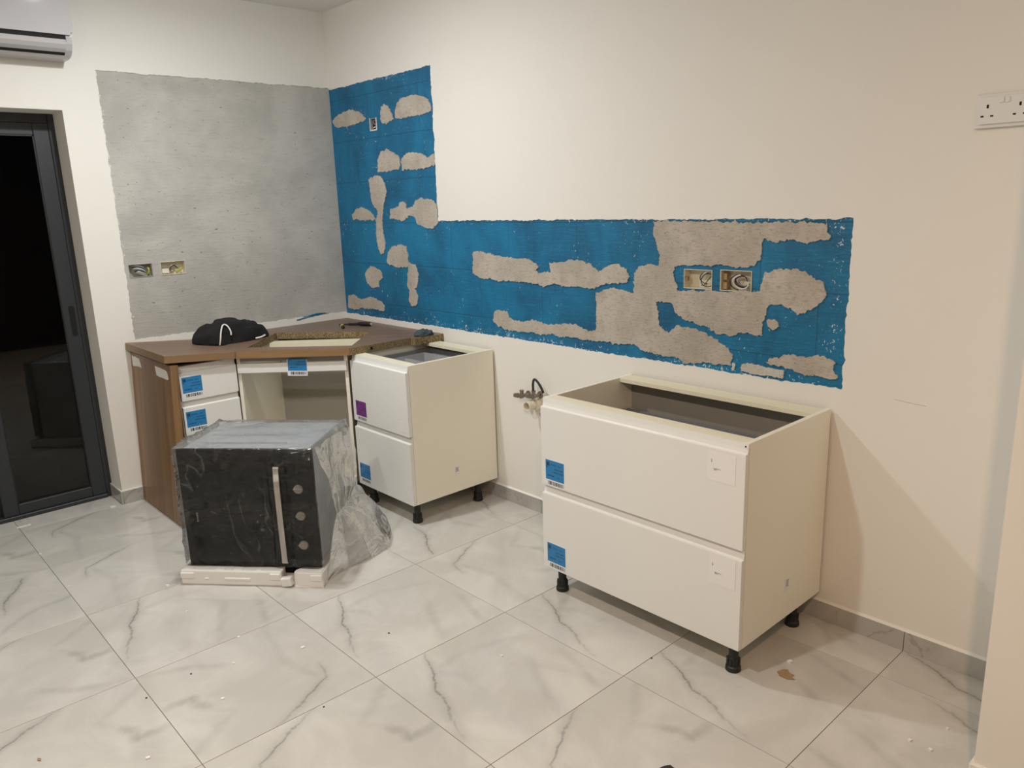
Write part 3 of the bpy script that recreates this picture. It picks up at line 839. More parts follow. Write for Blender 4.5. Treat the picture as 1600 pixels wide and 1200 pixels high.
# wide two-drawer unit
wide, fr = drawer_cabinet('drawer_cabinet', 'wide white two-drawer base cabinet without worktop, standing alone under the blue area', 0.906, 2, (2.385, -0.010, 0), 0)
f, z0 = fr[0]
sticker(f, 'label_blue', 0.021, -0.0202, 0.470 - z0, 0.105, 0.112, label='blue shipping label with barcode')
sticker(f, 'sheet', 0.768, -0.0202, 0.681 - z0, 0.103, 0.098, 'paper_sheet')
f, z0 = fr[1]
sticker(f, 'label_blue', 0.021, -0.0202, 0.114 - z0, 0.105, 0.112, label='blue shipping label with barcode')
sticker(f, 'sheet', 0.783, -0.0202, 0.322 - z0, 0.101, 0.104, 'paper_sheet')
bm = BM(); box(bm, 0.906, 0.9066, -0.275, -0.243, 0.21, 0.262); obj('side_sticker', bm, 'paper', wide)
bm = BM()
for q in range(4): box(bm, 0.9066, 0.9069, -0.262, -0.246, 0.232 + q * 0.007, 0.2345 + q * 0.007)
obj('sticker_print', bm, 'wire_black', wide)
bm = BM(); lathe(bm, [(0.0, 0), (0.003, 0), (0.003, 0.001), (0.0, 0.001)], 10, Matrix.Translation((0.8995, -0.5535, 0.817)) @ Matrix.Rotation(math.pi / 2, 4, 'X'))
obj('screw_hole', bm, 'black_void', wide)

# narrower two-drawer unit beside the worktop
nar, fr = drawer_cabinet('drawer_cabinet', 'narrow white two-drawer base cabinet with purple label beside the wooden corner worktop', 0.506, 2, (0.9625, -0.010, 0), 0, True)
f, z0 = fr[0]
sticker(f, 'label_purple', 0.026, -0.0202, 0.474 - z0, 0.108, 0.108, label='purple shipping label with barcode')
sticker(f, 'paper', 0.425, -0.0202, 0.487 - z0, 0.045, 0.055, 'code_sticker')
f, z0 = fr[1]
sticker(f, 'label_blue', 0.018, -0.0202, 0.125 - z0, 0.105, 0.108, label='blue shipping label with barcode')
sticker(f, 'paper', 0.425, -0.0202, 0.128 - z0, 0.045, 0.055, 'code_sticker')
bm = BM(); box(bm, 0.506, 0.5066, -0.292, -0.262, 0.20, 0.25); obj('side_sticker', bm, 'paper', nar)
bm = BM()
for q in range(4): box(bm, 0.5066, 0.5069, -0.286, -0.268, 0.222 + q * 0.006, 0.2245 + q * 0.006)
obj('sticker_print', bm, 'wire_black', nar)
# translucent cutlery bin lying in its open top drawer
bin_ = thing('drawer_organiser', 'clear plastic drawer organiser inside the narrow white cabinet', 'organiser', (1.222, -0.295, 0.674), 0.06)
bm = BM()
for (a, b, c, d) in ((-0.17, -0.166, -0.16, 0.16), (0.166, 0.17, -0.16, 0.16), (-0.166, 0.166, -0.16, -0.156), (-0.166, 0.166, 0.156, 0.16)):
    box(bm, a, b, c, d, 0.0, 0.105)
box(bm, -0.166, 0.166, -0.156, 0.156, 0.0, 0.004)
obj('tray', bm, 'clear_plastic', bin_)
boxobj('divider', (-0.166, 0.166, 0.02, 0.024, 0.004, 0.095), 'clear_plastic', bin_)
boxobj('divider', (-0.02, -0.016, -0.156, 0.02, 0.004, 0.095), 'clear_plastic', bin_)

# slim four-drawer unit against the concrete wall (faces +x)
slim, fr = drawer_cabinet('drawer_cabinet', 'slim white four-drawer base cabinet beside the wooden end panel', 0.298, 4, (0.010, -1.314, 0), math.pi / 2)
for k in range(3):
    f, z0 = fr[k]
    hh = (ZT - ZB) / 4
    sticker(f, 'label_blue', 0.008, -0.0202, 0.012, 0.105, 0.112, label='blue shipping label with barcode')

# diagonal corner oven housing
A = Vector((0.552, -1.004)); B = Vector((0.955, -0.578))
dvec = (B - A).normalized(); inw = Vector((-dvec.y, dvec.x)); cw = (B - A).length
cang = math.atan2(dvec.y, dvec.x)
corner = thing('corner_oven_cabinet', 'open white diagonal corner cabinet with empty oven opening under the wooden worktop', 'cabinet', (A.x, A.y, 0), cang)
CD = 0.66
boxobj('side_panel', (0.0, 0.018, 0.0, CD, ZB, 0.823), 'carcass_white', corner)
boxobj('side_panel', (cw - 0.018, cw, 0.0, CD, ZB, 0.823), 'carcass_white', corner)
boxobj('back_panel', (0.018, cw - 0.018, CD - 0.008, CD, ZB, 0.80), 'carcass_grey_shaded', corner)
boxobj('bottom_panel', (0.018, cw - 0.018, 0.002, CD - 0.008, ZB + 0.018, ZB + 0.036), 'carcass_cream', corner)
boxobj('top_rail', (0.018, cw - 0.018, 0.004, 0.075, 0.800, 0.823), 'carcass_grey_shaded', corner)
boxobj('top_rail', (0.018, cw - 0.018, 0.415, 0.490, 0.795, 0.8235), 'carcass_cream', corner)
tr_ = boxobj('front_rail', (0.006, cw - 0.004, -0.018, 0.004, 0.742, 0.792), 'white_lacquer', corner, 0.001)
sticker(tr_, 'label_blue', 0.270, -0.0184, 0.722, 0.105, 0.088, label='blue shipping label with barcode', rot=0.03)
sticker(tr_, 'paper', 0.012, -0.0184, 0.750, 0.05, 0.035, 'code_sticker')
boxobj('bottom_rail', (0.0, cw, -0.012, 0.006, 0.098, 0.150), 'white_lacquer', corner, 0.001)
bm = BM(); tube(bm, [(cw - 0.09 + 0.022 * math.cos(a), -0.0125, 0.13 + 0.022 * math.sin(a)) for a in [math.pi + q * math.pi / 10 for q in range(11)]], 0.0012, 5)
obj('pencil_mark', bm, 'card_brown', corner)
for lx, ly in ((0.06, 0.05), (cw - 0.05, 0.05), (0.06, 0.55), (cw - 0.06, 0.55)):
    leg(corner, lx, ly)

# wooden end panel, leaning a little
ep = tag(obj('end_panel', box(BM(), 0.004, 0.604, 0.0, 0.038, 0.0, 0.843, bev=0.0008), 'wood_panel', loc=(0.0, -1.405, 0.0022)),
         'brown wood-grain end panel standing on the floor beside the slim drawers', 'panel')
ep.rotation_euler = (-0.0533, 0, 0)
for q, ol in enumerate(([(0.022, 0.826), (0.142, 0.822), (0.172, 0.778), (0.030, 0.770)], [(0.385, 0.815), (0.535, 0.814), (0.556, 0.808), (0.572, 0.772), (0.550, 0.768), (0.402, 0.768)])):
    bm = BM()
    slab_patch(bm, roughen(ol, 0.012, 0.0025, 90 + q), lambda u, v, d: (u, d, v), -0.0008, 0.0)
    obj('tape_strip', bm, 'paper', ep, fix=False)['label'] = 'strip of white tape'

# worktops
def prism(bm, outer, holes, z0, z1, edge_mi, hole_mi):
    flat_with_holes(bm, outer, holes, lambda u, v, d: (u, v, d), z1, 0)
    flat_with_holes(bm, outer, holes, lambda u, v, d: (u, v, d), z0, 1)
    n = len(outer)
    for i in range(n):
        a, b = outer[i], outer[(i + 1) % n]
        vv = [bm.verts.new(p) for p in ((*a, z0), (*b, z0), (*b, z1), (*a, z1))]
        bm.faces.new(vv).material_index = edge_mi[i]
    for h in holes:
        for i in range(len(h)):
            a, b = h[i], h[(i + 1) % len(h)]
            bm.faces.new([bm.verts.new(p) for p in ((*a, z0), (*b, z0), (*b, z1), (*a, z1))]).material_index = hole_mi
    bmesh.ops.remove_doubles(bm, verts=bm.verts[:], dist=1e-5)
s2 = math.sqrt(0.5)
dg = lambda s, n: ((s - n) * s2, (s + n) * s2)       # diagonal coordinates
WT0, WT1 = 0.825, 0.863
bm = BM()
prism(bm, [(0.003, -0.003), (0.003, -1.029), (0.585, -1.029), (1.0, -0.588), (1.0, -0.20), (1.040, -0.20), (1.040, -0.003)],
      [[dg(-0.285, -1.030), dg(0.285, -1.045), dg(0.285, -0.590), dg(-0.285, -0.556)]], WT0, WT1, [2, 2, 2, 1, 1, 1, 2], 1)
ct = tag(obj('worktop', bm, ['wood_corner', 'chipboard', 'wood_edge'], fix=True),
         'brown wood-effect corner worktop with cut-out hob opening and raw chipboard edge', 'worktop')
boxobj('bolt_slot', (0.994, 1.0006, -0.462, -0.447, WT0 + 0.010, WT0 + 0.027), 'black_void', ct)
lt = tag(obj('worktop', box(BM(), 0.003, 0.60, -0.355, 0.0, 0.0, 0.038, bev=0.0012), ['wood_top'], loc=(0, -1.0295, 0.827)),
         'short loose piece of brown wood-effect worktop tilted above the slim drawers', 'worktop')
lt.rotation_euler = (-0.090, 0, 0)
lt.data.materials.append(MAT['wood_edge_y'])
for p in lt.data.polygons:
    if abs(p.normal.z) < 0.5: p.material_index = 1

# ------------------------------------------------------------------ oven on its packing tray, wrapped in film
OA = math.radians(41.267); OM = Vector((1.4175, -1.381, 0.0))
oven = thing('built_in_oven', 'black built-in oven with three pale knobs wrapped in clear film', 'oven', (OM.x, OM.y, 0.036), OA)
OZ = 0.600 - 0.036
boxobj('front_panel', (-0.2985, 0.2985, 0.0, 0.020, 0.0, OZ), 'oven_glass', oven, 0.002)
boxobj('body', (-0.28, 0.28, 0.020, 0.415, 0.004, OZ - 0.004), 'steel', oven, 0.003)
bm = BM()
for q in range(3): box(bm, -0.235, 0.16, 0.085 + q * 0.12, 0.097 + q * 0.12, OZ - 0.0045, OZ + 0.0015, bev=0.0028, seg=3)
obj('top_rib', bm, 'steel_bright', oven)
bm = BM(); box(bm, -0.27, 0.10, -0.0035, 0.0, 0.05, OZ - 0.05, bev=0.0012)
obj('door_glass', bm, 'oven_glass', oven)
bm = BM(); extrude_x(bm, [(-0.0012, 0.045), (-0.010, 0.050), (-0.014, 0.25), (-0.013, 0.42), (-0.008, 0.482), (-0.0012, 0.487), (-0.0012, 0.48), (-0.006, 0.476), (-0.0105, 0.42), (-0.0115, 0.25), (-0.008, 0.054), (-0.0012, 0.05)], 0.127, 0.151)
obj('protective_strip', bm, 'strip_white', oven)['label'] = 'white strip down the oven front'
for zz in (0.425, 0.304, 0.170):
    kb = BM()
    Mk = Matrix.Translation((0.229, 0.0, zz - 0.036)) @ Matrix.Rotation(math.pi / 2, 4, 'X')
    lathe(kb, [(0.0195, 0.0), (0.0195, 0.007), (0.018, 0.009), (0.0, 0.009)], 26, Mk)
    k_ = obj('knob', kb, 'oven_knob', oven)
    boxobj('grip', (0.2085, 0.2495, -0.0135, -0.008, zz - 0.036 - 0.005, zz - 0.036 + 0.005), 'oven_knob', k_, 0.002)
bm = BM()
for q in range(5): box(bm, -0.240, -0.232, -0.0039, -0.0034, 0.236 + q * 0.009, 0.2415 + q * 0.009)
obj('brand_mark', bm, 'oven_knob', oven)

tray = thing('foam_tray', 'white polystyrene packing tray with broken front under the oven', 'packaging', (OM.x, OM.y, 0), OA)
def foamblock(name, dims, extra=(), bev=0.006):
    bm = BM(); box(bm, *dims, bev=bev, seg=2)
    for e in extra: box(bm, *e, bev=0.003)
    return obj(name, bm, 'foam', tray)
foamblock('front_block', (-0.318, 0.136, -0.056, -0.001, 0.0, 0.068),
          ((-0.318, -0.255, -0.0615, -0.05, 0.030, 0.058), (-0.21, -0.19, -0.060, -0.05, 0.026, 0.036), (-0.12, 0.0, -0.061, -0.05, 0.024, 0.038),
           (0.085, 0.132, -0.061, -0.05, 0.030, 0.060), (-0.30, -0.27, -0.05, -0.02, 0.066, 0.071), (-0.16, -0.12, -0.05, -0.02, 0.066, 0.071),
           (-0.08, -0.04, -0.05, -0.02, 0.066, 0.071), (0.02, 0.05, -0.05, -0.02, 0.066, 0.071)))
bm = BM()
ol = [(0.318, -0.056), (0.318, -0.001), (0.213, -0.001), (0.205, -0.012), (0.192, -0.030), (0.190, -0.046), (0.200, -0.056)]
flat_with_holes(bm, ol, [], lambda u, v, d: (u, v, d), 0.0); flat_with_holes(bm, ol, [], lambda u, v, d: (u, v, d), 0.068)
ring_strip(bm, ol, lambda u, v, d: (u, v, d), 0.0, 0.068)
bmesh.ops.remove_doubles(bm, verts=bm.verts[:], dist=1e-5)
bmesh.ops.bevel(bm, geom=[e for e in bm.edges if e.calc_length() > 0.012 and len(e.link_faces) == 2 and e.calc_face_angle(0) > 0.5], offset=0.005, segments=2, affect='EDGES')
box(bm, 0.265, 0.318, -0.0615, -0.05, 0.030, 0.058, bev=0.003)
obj('front_block', bm, 'foam', tray)
foamblock('side_rail', (0.248, 0.318, -0.002, 0.45, 0.0, 0.066))
foamblock('side_rail', (-0.318, -0.248, -0.002, 0.45, 0.0, 0.066))
foamblock('base_slab', (-0.249, 0.249, 0.005, 0.45, 0.0, 0.036))
fg = tag(obj('foam_fragment', box(BM(), -0.024, 0.024, -0.014, 0.014, 0.0, 0.040, bev=0.005, seg=2), 'foam', loc=(OM.x + 0.163 * math.cos(OA) + 0.052 * math.sin(OA), OM.y + 0.163 * math.sin(OA) - 0.052 * math.cos(OA), 0.004)),
         'small broken piece of white polystyrene in the gap of the packing tray', 'packaging')
fg.rotation_euler = (0.04, -0.16, OA - 0.10)

# film bag
wrap = thing('plastic_wrap', 'crumpled clear plastic film wrapped around the oven and trailing on the tiles', 'film', (OM.x, OM.y, 0), OA)
def ridged(p, s, seed):
    q = p * s + Vector((seed * 7.1, seed * 3.3, seed * 1.7))
    return 1.0 - abs(noise.noise(q)) * 2.0
bm = BM()
N = 44
bmesh.ops.create_cube(bm, size=2.0)
bmesh.ops.subdivide_edges(bm, edges=bm.edges[:], cuts=N, use_grid_fill=True)
bmesh.ops.delete(bm, geom=[f for f in bm.faces if f.calc_center_median().z < -0.99], context='FACES')
for v in bm.verts:
    x, y, z = v.co
    nx = 1 if x > 0.999 else (-1 if x < -0.999 else 0)
    ny = 1 if y > 0.999 else (-1 if y < -0.999 else 0)
    nz = 1 if z > 0.999 else 0
    w01 = (z + 1) / 2
    P = Vector((0.3035 * x, 0.205 + 0.2165 * y, 0.077 + (0.604 - 0.077) * w01))
    # behind the front panel the film narrows onto the body
    nrm = Vector((nx, ny, nz))
    if nrm.length < 0.5: continue
    nrm.normalize()
    d = max(0, ridged(P, 5.0, 1)) ** 2 * 0.55 + max(0, ridged(P, 11.0, 2)) ** 2 * 0.3 + noise.noise(P * 28) * 0.12
    if ny < 0 and nx == 0 and nz == 0:
        amp = 0.010 * (1 if P.z < 0.5 else 0.3); off = 0.0165 if abs(P.x - 0.139) < 0.03 or P.x > 0.19 else 0.007
    elif nx > 0:
        amp = 0.016; off = 0.004 + 0.02 * max(0, (P.y - 0.12) / 0.3) * (0.35 + 0.65 * math.sin(min(1, max(0, w01)) * math.pi))
    elif nx < 0:
        amp = 0.022; off = 0.004
    elif nz > 0:
        amp = 0.007; off = 0.001
    else:
        amp = 0.03; off = 0.01
    v.co = P + nrm * (off + amp * max(0, d))
bm.normal_update()
for f in bm.faces:
    f.material_index = 0 if abs(f.normal.y) > 0.5 and f.calc_center_median().y < 0.05 else 1
obj('film_cover', bm, ['film_tight', 'film_mid'], wrap, smooth=True)['label'] = 'taut clear film'

# loose bunched film on the oven's right side, gathered and spreading over the floor
def sheet(rows, cols, fn, mat, name):
    bm = BM()
    g_ = [[bm.verts.new(fn(i / (rows - 1), j / (cols - 1))) for j in range(cols)] for i in range(rows)]
    for i in range(rows - 1):
        for j in range(cols - 1):
            bm.faces.new((g_[i][j], g_[i][j + 1], g_[i + 1][j + 1], g_[i + 1][j]))
    return obj(name, bm, mat, wrap, smooth=True, fix=False)
def sidebag(u, v):
    # u: top -> waist, v: along the oven's depth; hangs off the right side and gathers to a waist
    a = Vector((0.310, 0.0 + 0.43 * v, 0.602 - 0.03 * v * v))
    b = Vector((0.342, 0.11 + 0.17 * v, 0.26))
    p = a.lerp(b, u ** 0.9)
    bulge = math.sin(math.pi * min(1, u * 1.1)) * (0.006 + 0.020 * v * v)
    fold = math.sin(v * 15 + 1.5 * noise.noise(Vector((u * 2, v * 2, 1)))) * 0.009 * (0.15 + u)
    fold += math.sin(v * 37 + u * 4 + 2 * noise.noise(Vector((u * 3, v * 3, 4)))) * 0.0035 * (0.2 + u)
    wr = noise.noise(p * 11) * 0.012 + noise.noise(p * 26) * 0.004
    return p + Vector((bulge + fold + wr + 0.012, 0.25 * bulge, 0.008 * noise.noise(p * 14)))
sheet(60, 70, sidebag, 'film_loose', 'film_fold')
def tailfn(off, lift):
    def fn(u, v):
        # from the waist out to a wide crumpled hem on the floor
        a = Vector((0.342, 0.11 + 0.17 * v, 0.26))
        hem = [Vector(q) for q in ((0.325, 0.00, 0.03), (0.375, 0.13, 0.010), (0.450, 0.21, 0.010), (0.500, 0.34, 0.012), (0.490, 0.45, 0.03), (0.43, 0.53, 0.08), (0.37, 0.50, 0.15))]
        t = v * (len(hem) - 1); k = min(int(t), len(hem) - 2); w_ = t - k; w_ = w_ * w_ * (3 - 2 * w_)
        b = hem[k].lerp(hem[k + 1], w_)
        p = a.lerp(b, u)
        puff = math.sin(math.pi * u) * lift * (0.4 + v)
        rad = math.sin(v * 26 + 2 * noise.noise(Vector((u * 1.5, v * 3, off)))) * 0.010 * (0.25 + u * 0.8)
        wr = noise.noise(p * 10 + Vector((off, 0, 0))) * 0.016 * u + noise.noise(p * 24) * 0.004
        q = p + Vector((0.2 * rad + 0.3 * wr, 0.25 * rad, puff + rad + wr))
        q.z = max(q.z, 0.003 + 0.002 * off)
        return q
    return fn
sheet(50, 70, tailfn(1.0, 0.060), 'film_loose', 'film_tail')
sheet(50, 70, tailfn(2.0, -0.01), 'film_loose', 'film_tail')

# ------------------------------------------------------------------ things lying on the worktop
gar = thing('folded_garment', 'crumpled black garment with a white drawstring lying on the worktop', 'clothing', (0.235, -0.885, 0.863), 0)
bm = BM()
bmesh.ops.create_uvsphere(bm, u_segments=56, v_segments=36, radius=1.0)
for v in bm.verts:
    p = v.co.copy()
    t = p.y                                        # along the wall: -1 left .. 1 right
    ax = 0.105 * (1 - 0.15 * t)
    top = 0.118 - 0.012 * t - 0.020 * (t > 0.4) * (t - 0.4)
    sx = math.copysign(abs(p.x) ** 0.8, p.x); sy = math.copysign(abs(p.y) ** 0.85, p.y)
    q = Vector((sx * ax, sy * 0.205, max(p.z, -0.15) * top))
    f = noise.noise(q * 13) * 0.016 + abs(noise.noise(q * 27)) * 0.010 + math.sin(q.y * 55 + 6 * noise.noise(q * 8)) * 0.0035
    n_ = Vector((p.x, p.y * 0.6, p.z)).normalized()
    q += n_ * f * (0.4 if p.z < 0 else 1.0)
    if -0.55 < t < -0.30: q += Vector((0.02, 0, -0.010)) * (1 - abs(t + 0.42) / 0.13)
    q.z = max(q.z + 0.006, 0.0015 if q.y > -0.13 else 0.005 + max(0, -(q.y + 0.143)) * 0.095)
    v.co = q
obj('fabric', bm, 'garment', gar, smooth=True)
path = smooth_path([(0.118, -0.118, 0.004), (0.126, -0.114, 0.035), (0.118, -0.104, 0.072), (0.096, -0.085, 0.100), (0.085, -0.068, 0.108), (0.098, -0.055, 0.098), (0.114, -0.048, 0.070), (0.118, -0.050, 0.050)], 5)
bm = BM(); tube(bm, path, 0.0042, 7); obj('drawstring', bm, 'cord', gar, smooth=True)
bm = BM(); tube(bm, smooth_path([(0.112, 0.09, 0.012), (0.118, 0.12, 0.016), (0.106, 0.15, 0.022)], 5), 0.005, 7); obj('drawstring', bm, 'cord', gar, smooth=True)

tool = thing('screwdriver', 'black screwdriver lying on the corner worktop near the wall', 'tool', (0.345, -0.165, 0.863), math.radians(28))
M_ = Matrix.Translation((0.04, 0, 0.0135)) @ Matrix.Rotation(math.pi / 2, 4, 'Y')
bm = BM(); lathe(bm, [(0.0, -0.005), (0.009, -0.004), (0.0105, 0.004), (0.0133, 0.020), (0.0134, 0.050), (0.0122, 0.066), (0.0134, 0.076), (0.0115, 0.086), (0.0, 0.088)], 12, M_)
obj('handle', bm, 'black_plastic', tool, smooth=True)
bm = BM(); lathe(bm, [(0.0, 0.0868), (0.0085, 0.0868), (0.0085, 0.0895), (0.0, 0.090)], 12, M_); obj('end_cap', bm, 'white_plastic', tool)
bm = BM(); tube(bm, [(0.036, 0, 0.0125), (0.0, 0, 0.0105), (-0.03, 0, 0.0095), (-0.034, 0, 0.009), (-0.095, 0, 0.0055)], [0.0085, 0.0075, 0.0075, 0.005, 0.0048], 8); obj('shaft', bm, 'wire_black', tool)
bit = thing('bit_holder', 'short yellow and black bit holder beside the black screwdriver', 'tool', (0.375, -0.255, 0.863), math.radians(-25))
M_ = Matrix.Translation((-0.035, 0, 0.0115)) @ Matrix.Rotation(math.pi / 2, 4, 'Y')
bm = BM(); lathe(bm, [(0.0, 0), (0.009, 0.001), (0.011, 0.006), (0.011, 0.036), (0.009, 0.040), (0.0, 0.040)], 12, M_); obj('sleeve', bm, 'yellow_plastic', bit, smooth=True)
bm = BM(); lathe(bm, [(0.0, 0.0395), (0.010, 0.0395), (0.0105, 0.062), (0.0, 0.064)], 12, M_); obj('tip', bm, 'black_plastic', bit, smooth=True)

bm = BM()
bmesh.ops.create_icosphere(bm, subdivisions=4, radius=1.0)
for v in bm.verts:
    q = Vector((v.co.x * 0.035, v.co.y * 0.055, max(v.co.z, -0.3) * 0.026))
    q += v.co * (noise.noise(q * 45) * 0.016 + abs(noise.noise(q * 90)) * 0.007)
    q.z = max(q.z + 0.006, 0.0004)
    if v.co.x > 0.45 and v.co.y < 0.2: q.z -= 0.0
    v.co = q
tag(obj('crumpled_rag', bm, 'rag', loc=(1.000, -0.105, 0.8628), smooth=True), 'small crumpled dark blue-grey rag on the raw end of the corner worktop', 'rag')

# ------------------------------------------------------------------ plumbing on the right wall
pipe = thing('waste_pipe', 'cream plastic waste pipe stub coming out of the white wall', 'pipe', (1.790, 0.0, 0.585))
Mx = Matrix.Rotation(math.pi / 2, 4, 'X')
bm = BM(); lathe(bm, [(0.0, 0.001), (0.033, 0.001), (0.033, 0.022), (0.028, 0.028), (0.0, 0.028)], 22, Mx); obj('collar', bm, 'pvc', pipe, smooth=False)
bm = BM(); lathe(bm, [(0.0205, 0.02), (0.0205, 0.062), (0.024, 0.064), (0.024, 0.082), (0.0195, 0.082), (0.0195, 0.03), (0.0, 0.03)], 22, Mx); obj('spigot', bm, 'pvc', pipe)
bm = BM(); lathe(bm, [(0.0195, 0.0295), (0.0195, 0.0305), (0.0, 0.031), (0.0, 0.0295)], 16, Mx); obj('plug', bm, 'pvc_grey', pipe)
def valve(x, z, label, flip):
    t = thing('angle_valve', label, 'valve', (x, 0.0, z), group='angle valves on the white wall')
    bm = BM(); lathe(bm, [(0.0, 0.0), (0.019, 0.0), (0.017, 0.006), (0.0095, 0.008), (0.0095, 0.040), (0.013, 0.042), (0.013, 0.058), (0.0, 0.059)], 16, Mx)
    obj('body', bm, 'brass_grey', t)
    bm = BM(); tube(bm, [(0, -0.048, 0.0), (0, -0.048, 0.020), (0, -0.048, 0.030)], [0.010, 0.010, 0.012], 12); obj('outlet', bm, 'brass_grey', t)
    s = -1 if flip else 1
    bm = BM(); tube(bm, [(0, -0.048, 0), (s * 0.022, -0.048, -0.002), (s * 0.026, -0.048, -0.002), (s * 0.052, -0.048, -0.005)], [0.007, 0.007, 0.013, 0.011], 12); obj('handle', bm, 'brass_grey', t)
valve(1.722, 0.622, 'dark metal angle valve on the white wall beside the waste pipe', True)
valve(1.808, 0.633, 'dark metal angle valve joined to the black hose above the waste pipe', True)
bm = BM(); tube(bm, smooth_path([(1.806, -0.048, 0.660), (1.810, -0.052, 0.700), (1.826, -0.058, 0.724), (1.850, -0.060, 0.716), (1.868, -0.055, 0.690), (1.880, -0.050, 0.662)], 6), 0.0062, 8)
tag(obj('water_hose', bm, 'wire_black', smooth=True), 'short black water hose looping up from the angle valve', 'hose')
bm = BM(); lathe(bm, [(0.0, 0.0), (0.013, 0.0), (0.013, 0.018), (0.0105, 0.020), (0.0, 0.016)], 14, Matrix.Translation((1.826, 0, 0.537)) @ Mx)
tag(obj('pipe_cap', bm, 'pvc_grey'), 'small grey capped pipe low on the wall below the waste pipe', 'pipe')

# ------------------------------------------------------------------ electrical boxes sunk in the walls
def wire(parent, pts, mat, r=0.0018):
    bm = BM(); tube(bm, smooth_path(pts, 5), r, 6); return obj('wire', bm, mat, parent, smooth=True)
def back_box(mp_rot, u0, u1, v0, v1, label, mat='box_plastic'):
    """open box, local x along the wall, -y towards the room"""
    w, h = u1 - u0, v1 - v0
    loc = (u0, BD, v0) if mp_rot == 0 else (-BD, u0, v0)
    t = thing('socket_box', label, 'socket box', loc, mp_rot)
    bm = BM(); dp = 0.040; th = 0.0022
    for d in ((0, w, 0, th), (0, w, h - th, h), (0, th, th, h - th), (w - th, w, th, h - th)):
        box(bm, d[0], d[1], -0.0035, dp, d[2], d[3])
    box(bm, 0, w, dp, dp + 0.002, 0, h)
    obj('shell', bm, mat, t)
    return t, w, h
t, w, h = back_box(0, *BOX_R[0], 'cream sunken double socket box with a black wire loop in the blue area')
for x in (0.006,):
    bm = BM(); box(bm, 0.004, 0.012, 0.004, 0.018, 0.030, 0.046); obj('lug', bm, 'card_brown', t)
def loop(cx, cz, r, y, a0, a1, ph=0.0, e=1.0):
    return [(cx + r * math.cos(a0 + (a1 - a0) * q / 10), y + 0.006 * math.sin(q * 0.8 + ph), cz + r * e * math.sin(a0 + (a1 - a0) * q / 10)) for q in range(11)]
wire(t, loop(0.105, 0.036, 0.026, 0.006, 0.6, 5.6), 'wire_black')
wire(t, loop(0.092, 0.042, 0.022, 0.012, 1.0, 5.0, 1), 'wire_black')
wire(t, [(0.060, 0.030, 0.012), (0.085, 0.014, 0.016), (0.118, 0.010, 0.05), (0.126, 0.03, 0.06)], 'wire_black')
wire(t, [(0.058, 0.03, 0.02), (0.075, 0.012, 0.05), (0.105, 0.008, 0.070), (0.125, 0.02, 0.068)], 'wire_white', 0.003)
t, w, h = back_box(0, *BOX_R[1], 'cream sunken double socket box full of coiled wires in the blue area')
bm = BM(); box(bm, 0.006, 0.024, 0.006, 0.030, 0.006, 0.032); box(bm, 0.006, 0.022, 0.008, 0.030, 0.042, 0.066); obj('lug', bm, 'card_brown', t)
for q, (r, m_, yy) in enumerate(((0.036, 'wire_black', 0.004), (0.031, 'wire_grey', 0.009), (0.027, 'wire_black', 0.013), (0.033, 'wire_white', 0.002), (0.023, 'wire_grey', 0.016), (0.029, 'wire_green', 0.020))):
    wire(t, loop(0.078 + 0.004 * q, 0.034 + 0.001 * q, r, yy, 0.2 + 0.5 * q, 4.6 + 0.6 * q, q, 0.80), m_, 0.0022 if m_ != 'wire_white' else 0.0032)
wire(t, [(0.05, 0.02, 0.05), (0.075, 0.0, 0.03), (0.10, 0.004, 0.018), (0.115, 0.02, 0.03)], 'wire_black', 0.002)
t, w, h = back_box(math.pi / 2, *BOX_L[0], 'sunken double socket box stuffed with grey wires at the edge of the bare concrete', 'pvc_grey')
for q in range(6):
    wire(t, [(0.018 + 0.004 * q, 0.012 - 0.001 * q, 0.060 - 0.007 * q), (0.045, -0.004 - 0.003 * q, 0.062 - 0.006 * q), (0.075, -0.006, 0.050 - 0.006 * q), (0.092, 0.012, 0.024 - 0.002 * q)], ('wire_grey', 'wire_black', 'wire_white')[q % 3], 0.0026)
wire(t, [(0.10, 0.02, 0.012), (0.108, 0.006, 0.03), (0.106, 0.02, 0.048)], 'wire_green', 0.006)
t, w, h = back_box(math.pi / 2, *BOX_L[1], 'sunken cream double socket box with a few wires in the bare concrete')
bm = BM(); box(bm, 0.012, 0.050, 0.020, 0.039, 0.008, 0.034); obj('blank', bm, 'pvc', t)
for q in range(4):
    wire(t, loop(0.072, 0.030 + 0.003 * q, 0.020 - 0.002 * q, 0.006 + 0.006 * q, 0.4 * q, 3.6 + 0.5 * q, q), ('wire_black', 'wire_grey', 'wire_white', 'card_brown')[q], 0.0024)
wire(t, [(0.085, 0.02, 0.012), (0.108, 0.008, 0.024), (0.118, 0.012, 0.034)], 'wire_green', 0.007)
t, w, h = back_box(0, *BOX_S, 'small dark sunken switch box high in the blue area', 'pvc_grey')
boxobj('core', (0.004, w - 0.004, 0.012, 0.038, 0.004, h - 0.004), 'black_void', t)
for q in range(3): wire(t, [(0.012 + 0.012 * q, 0.012, 0.056), (0.016 + 0.01 * q, -0.001, 0.042), (0.02 + 0.008 * q, 0.012, 0.026)], ('wire_black', 'wire_grey', 'card_brown')[q], 0.002)
wire(t, [(0.012, 0.012, 0.010), (0.028, 0.002, 0.012), (0.044, 0.012, 0.017)], 'wire_white', 0.003)
bm = BM()
for d in ((-0.006, 0.0, -0.006, h + 0.004), (w, w + 0.005, -0.004, h + 0.004), (0, w, -0.006, 0.0)):
    box(bm, d[0], d[1], -0.0028, 0.001, d[2], d[3])
obj('plaster_rim', bm, 'caulk', t)

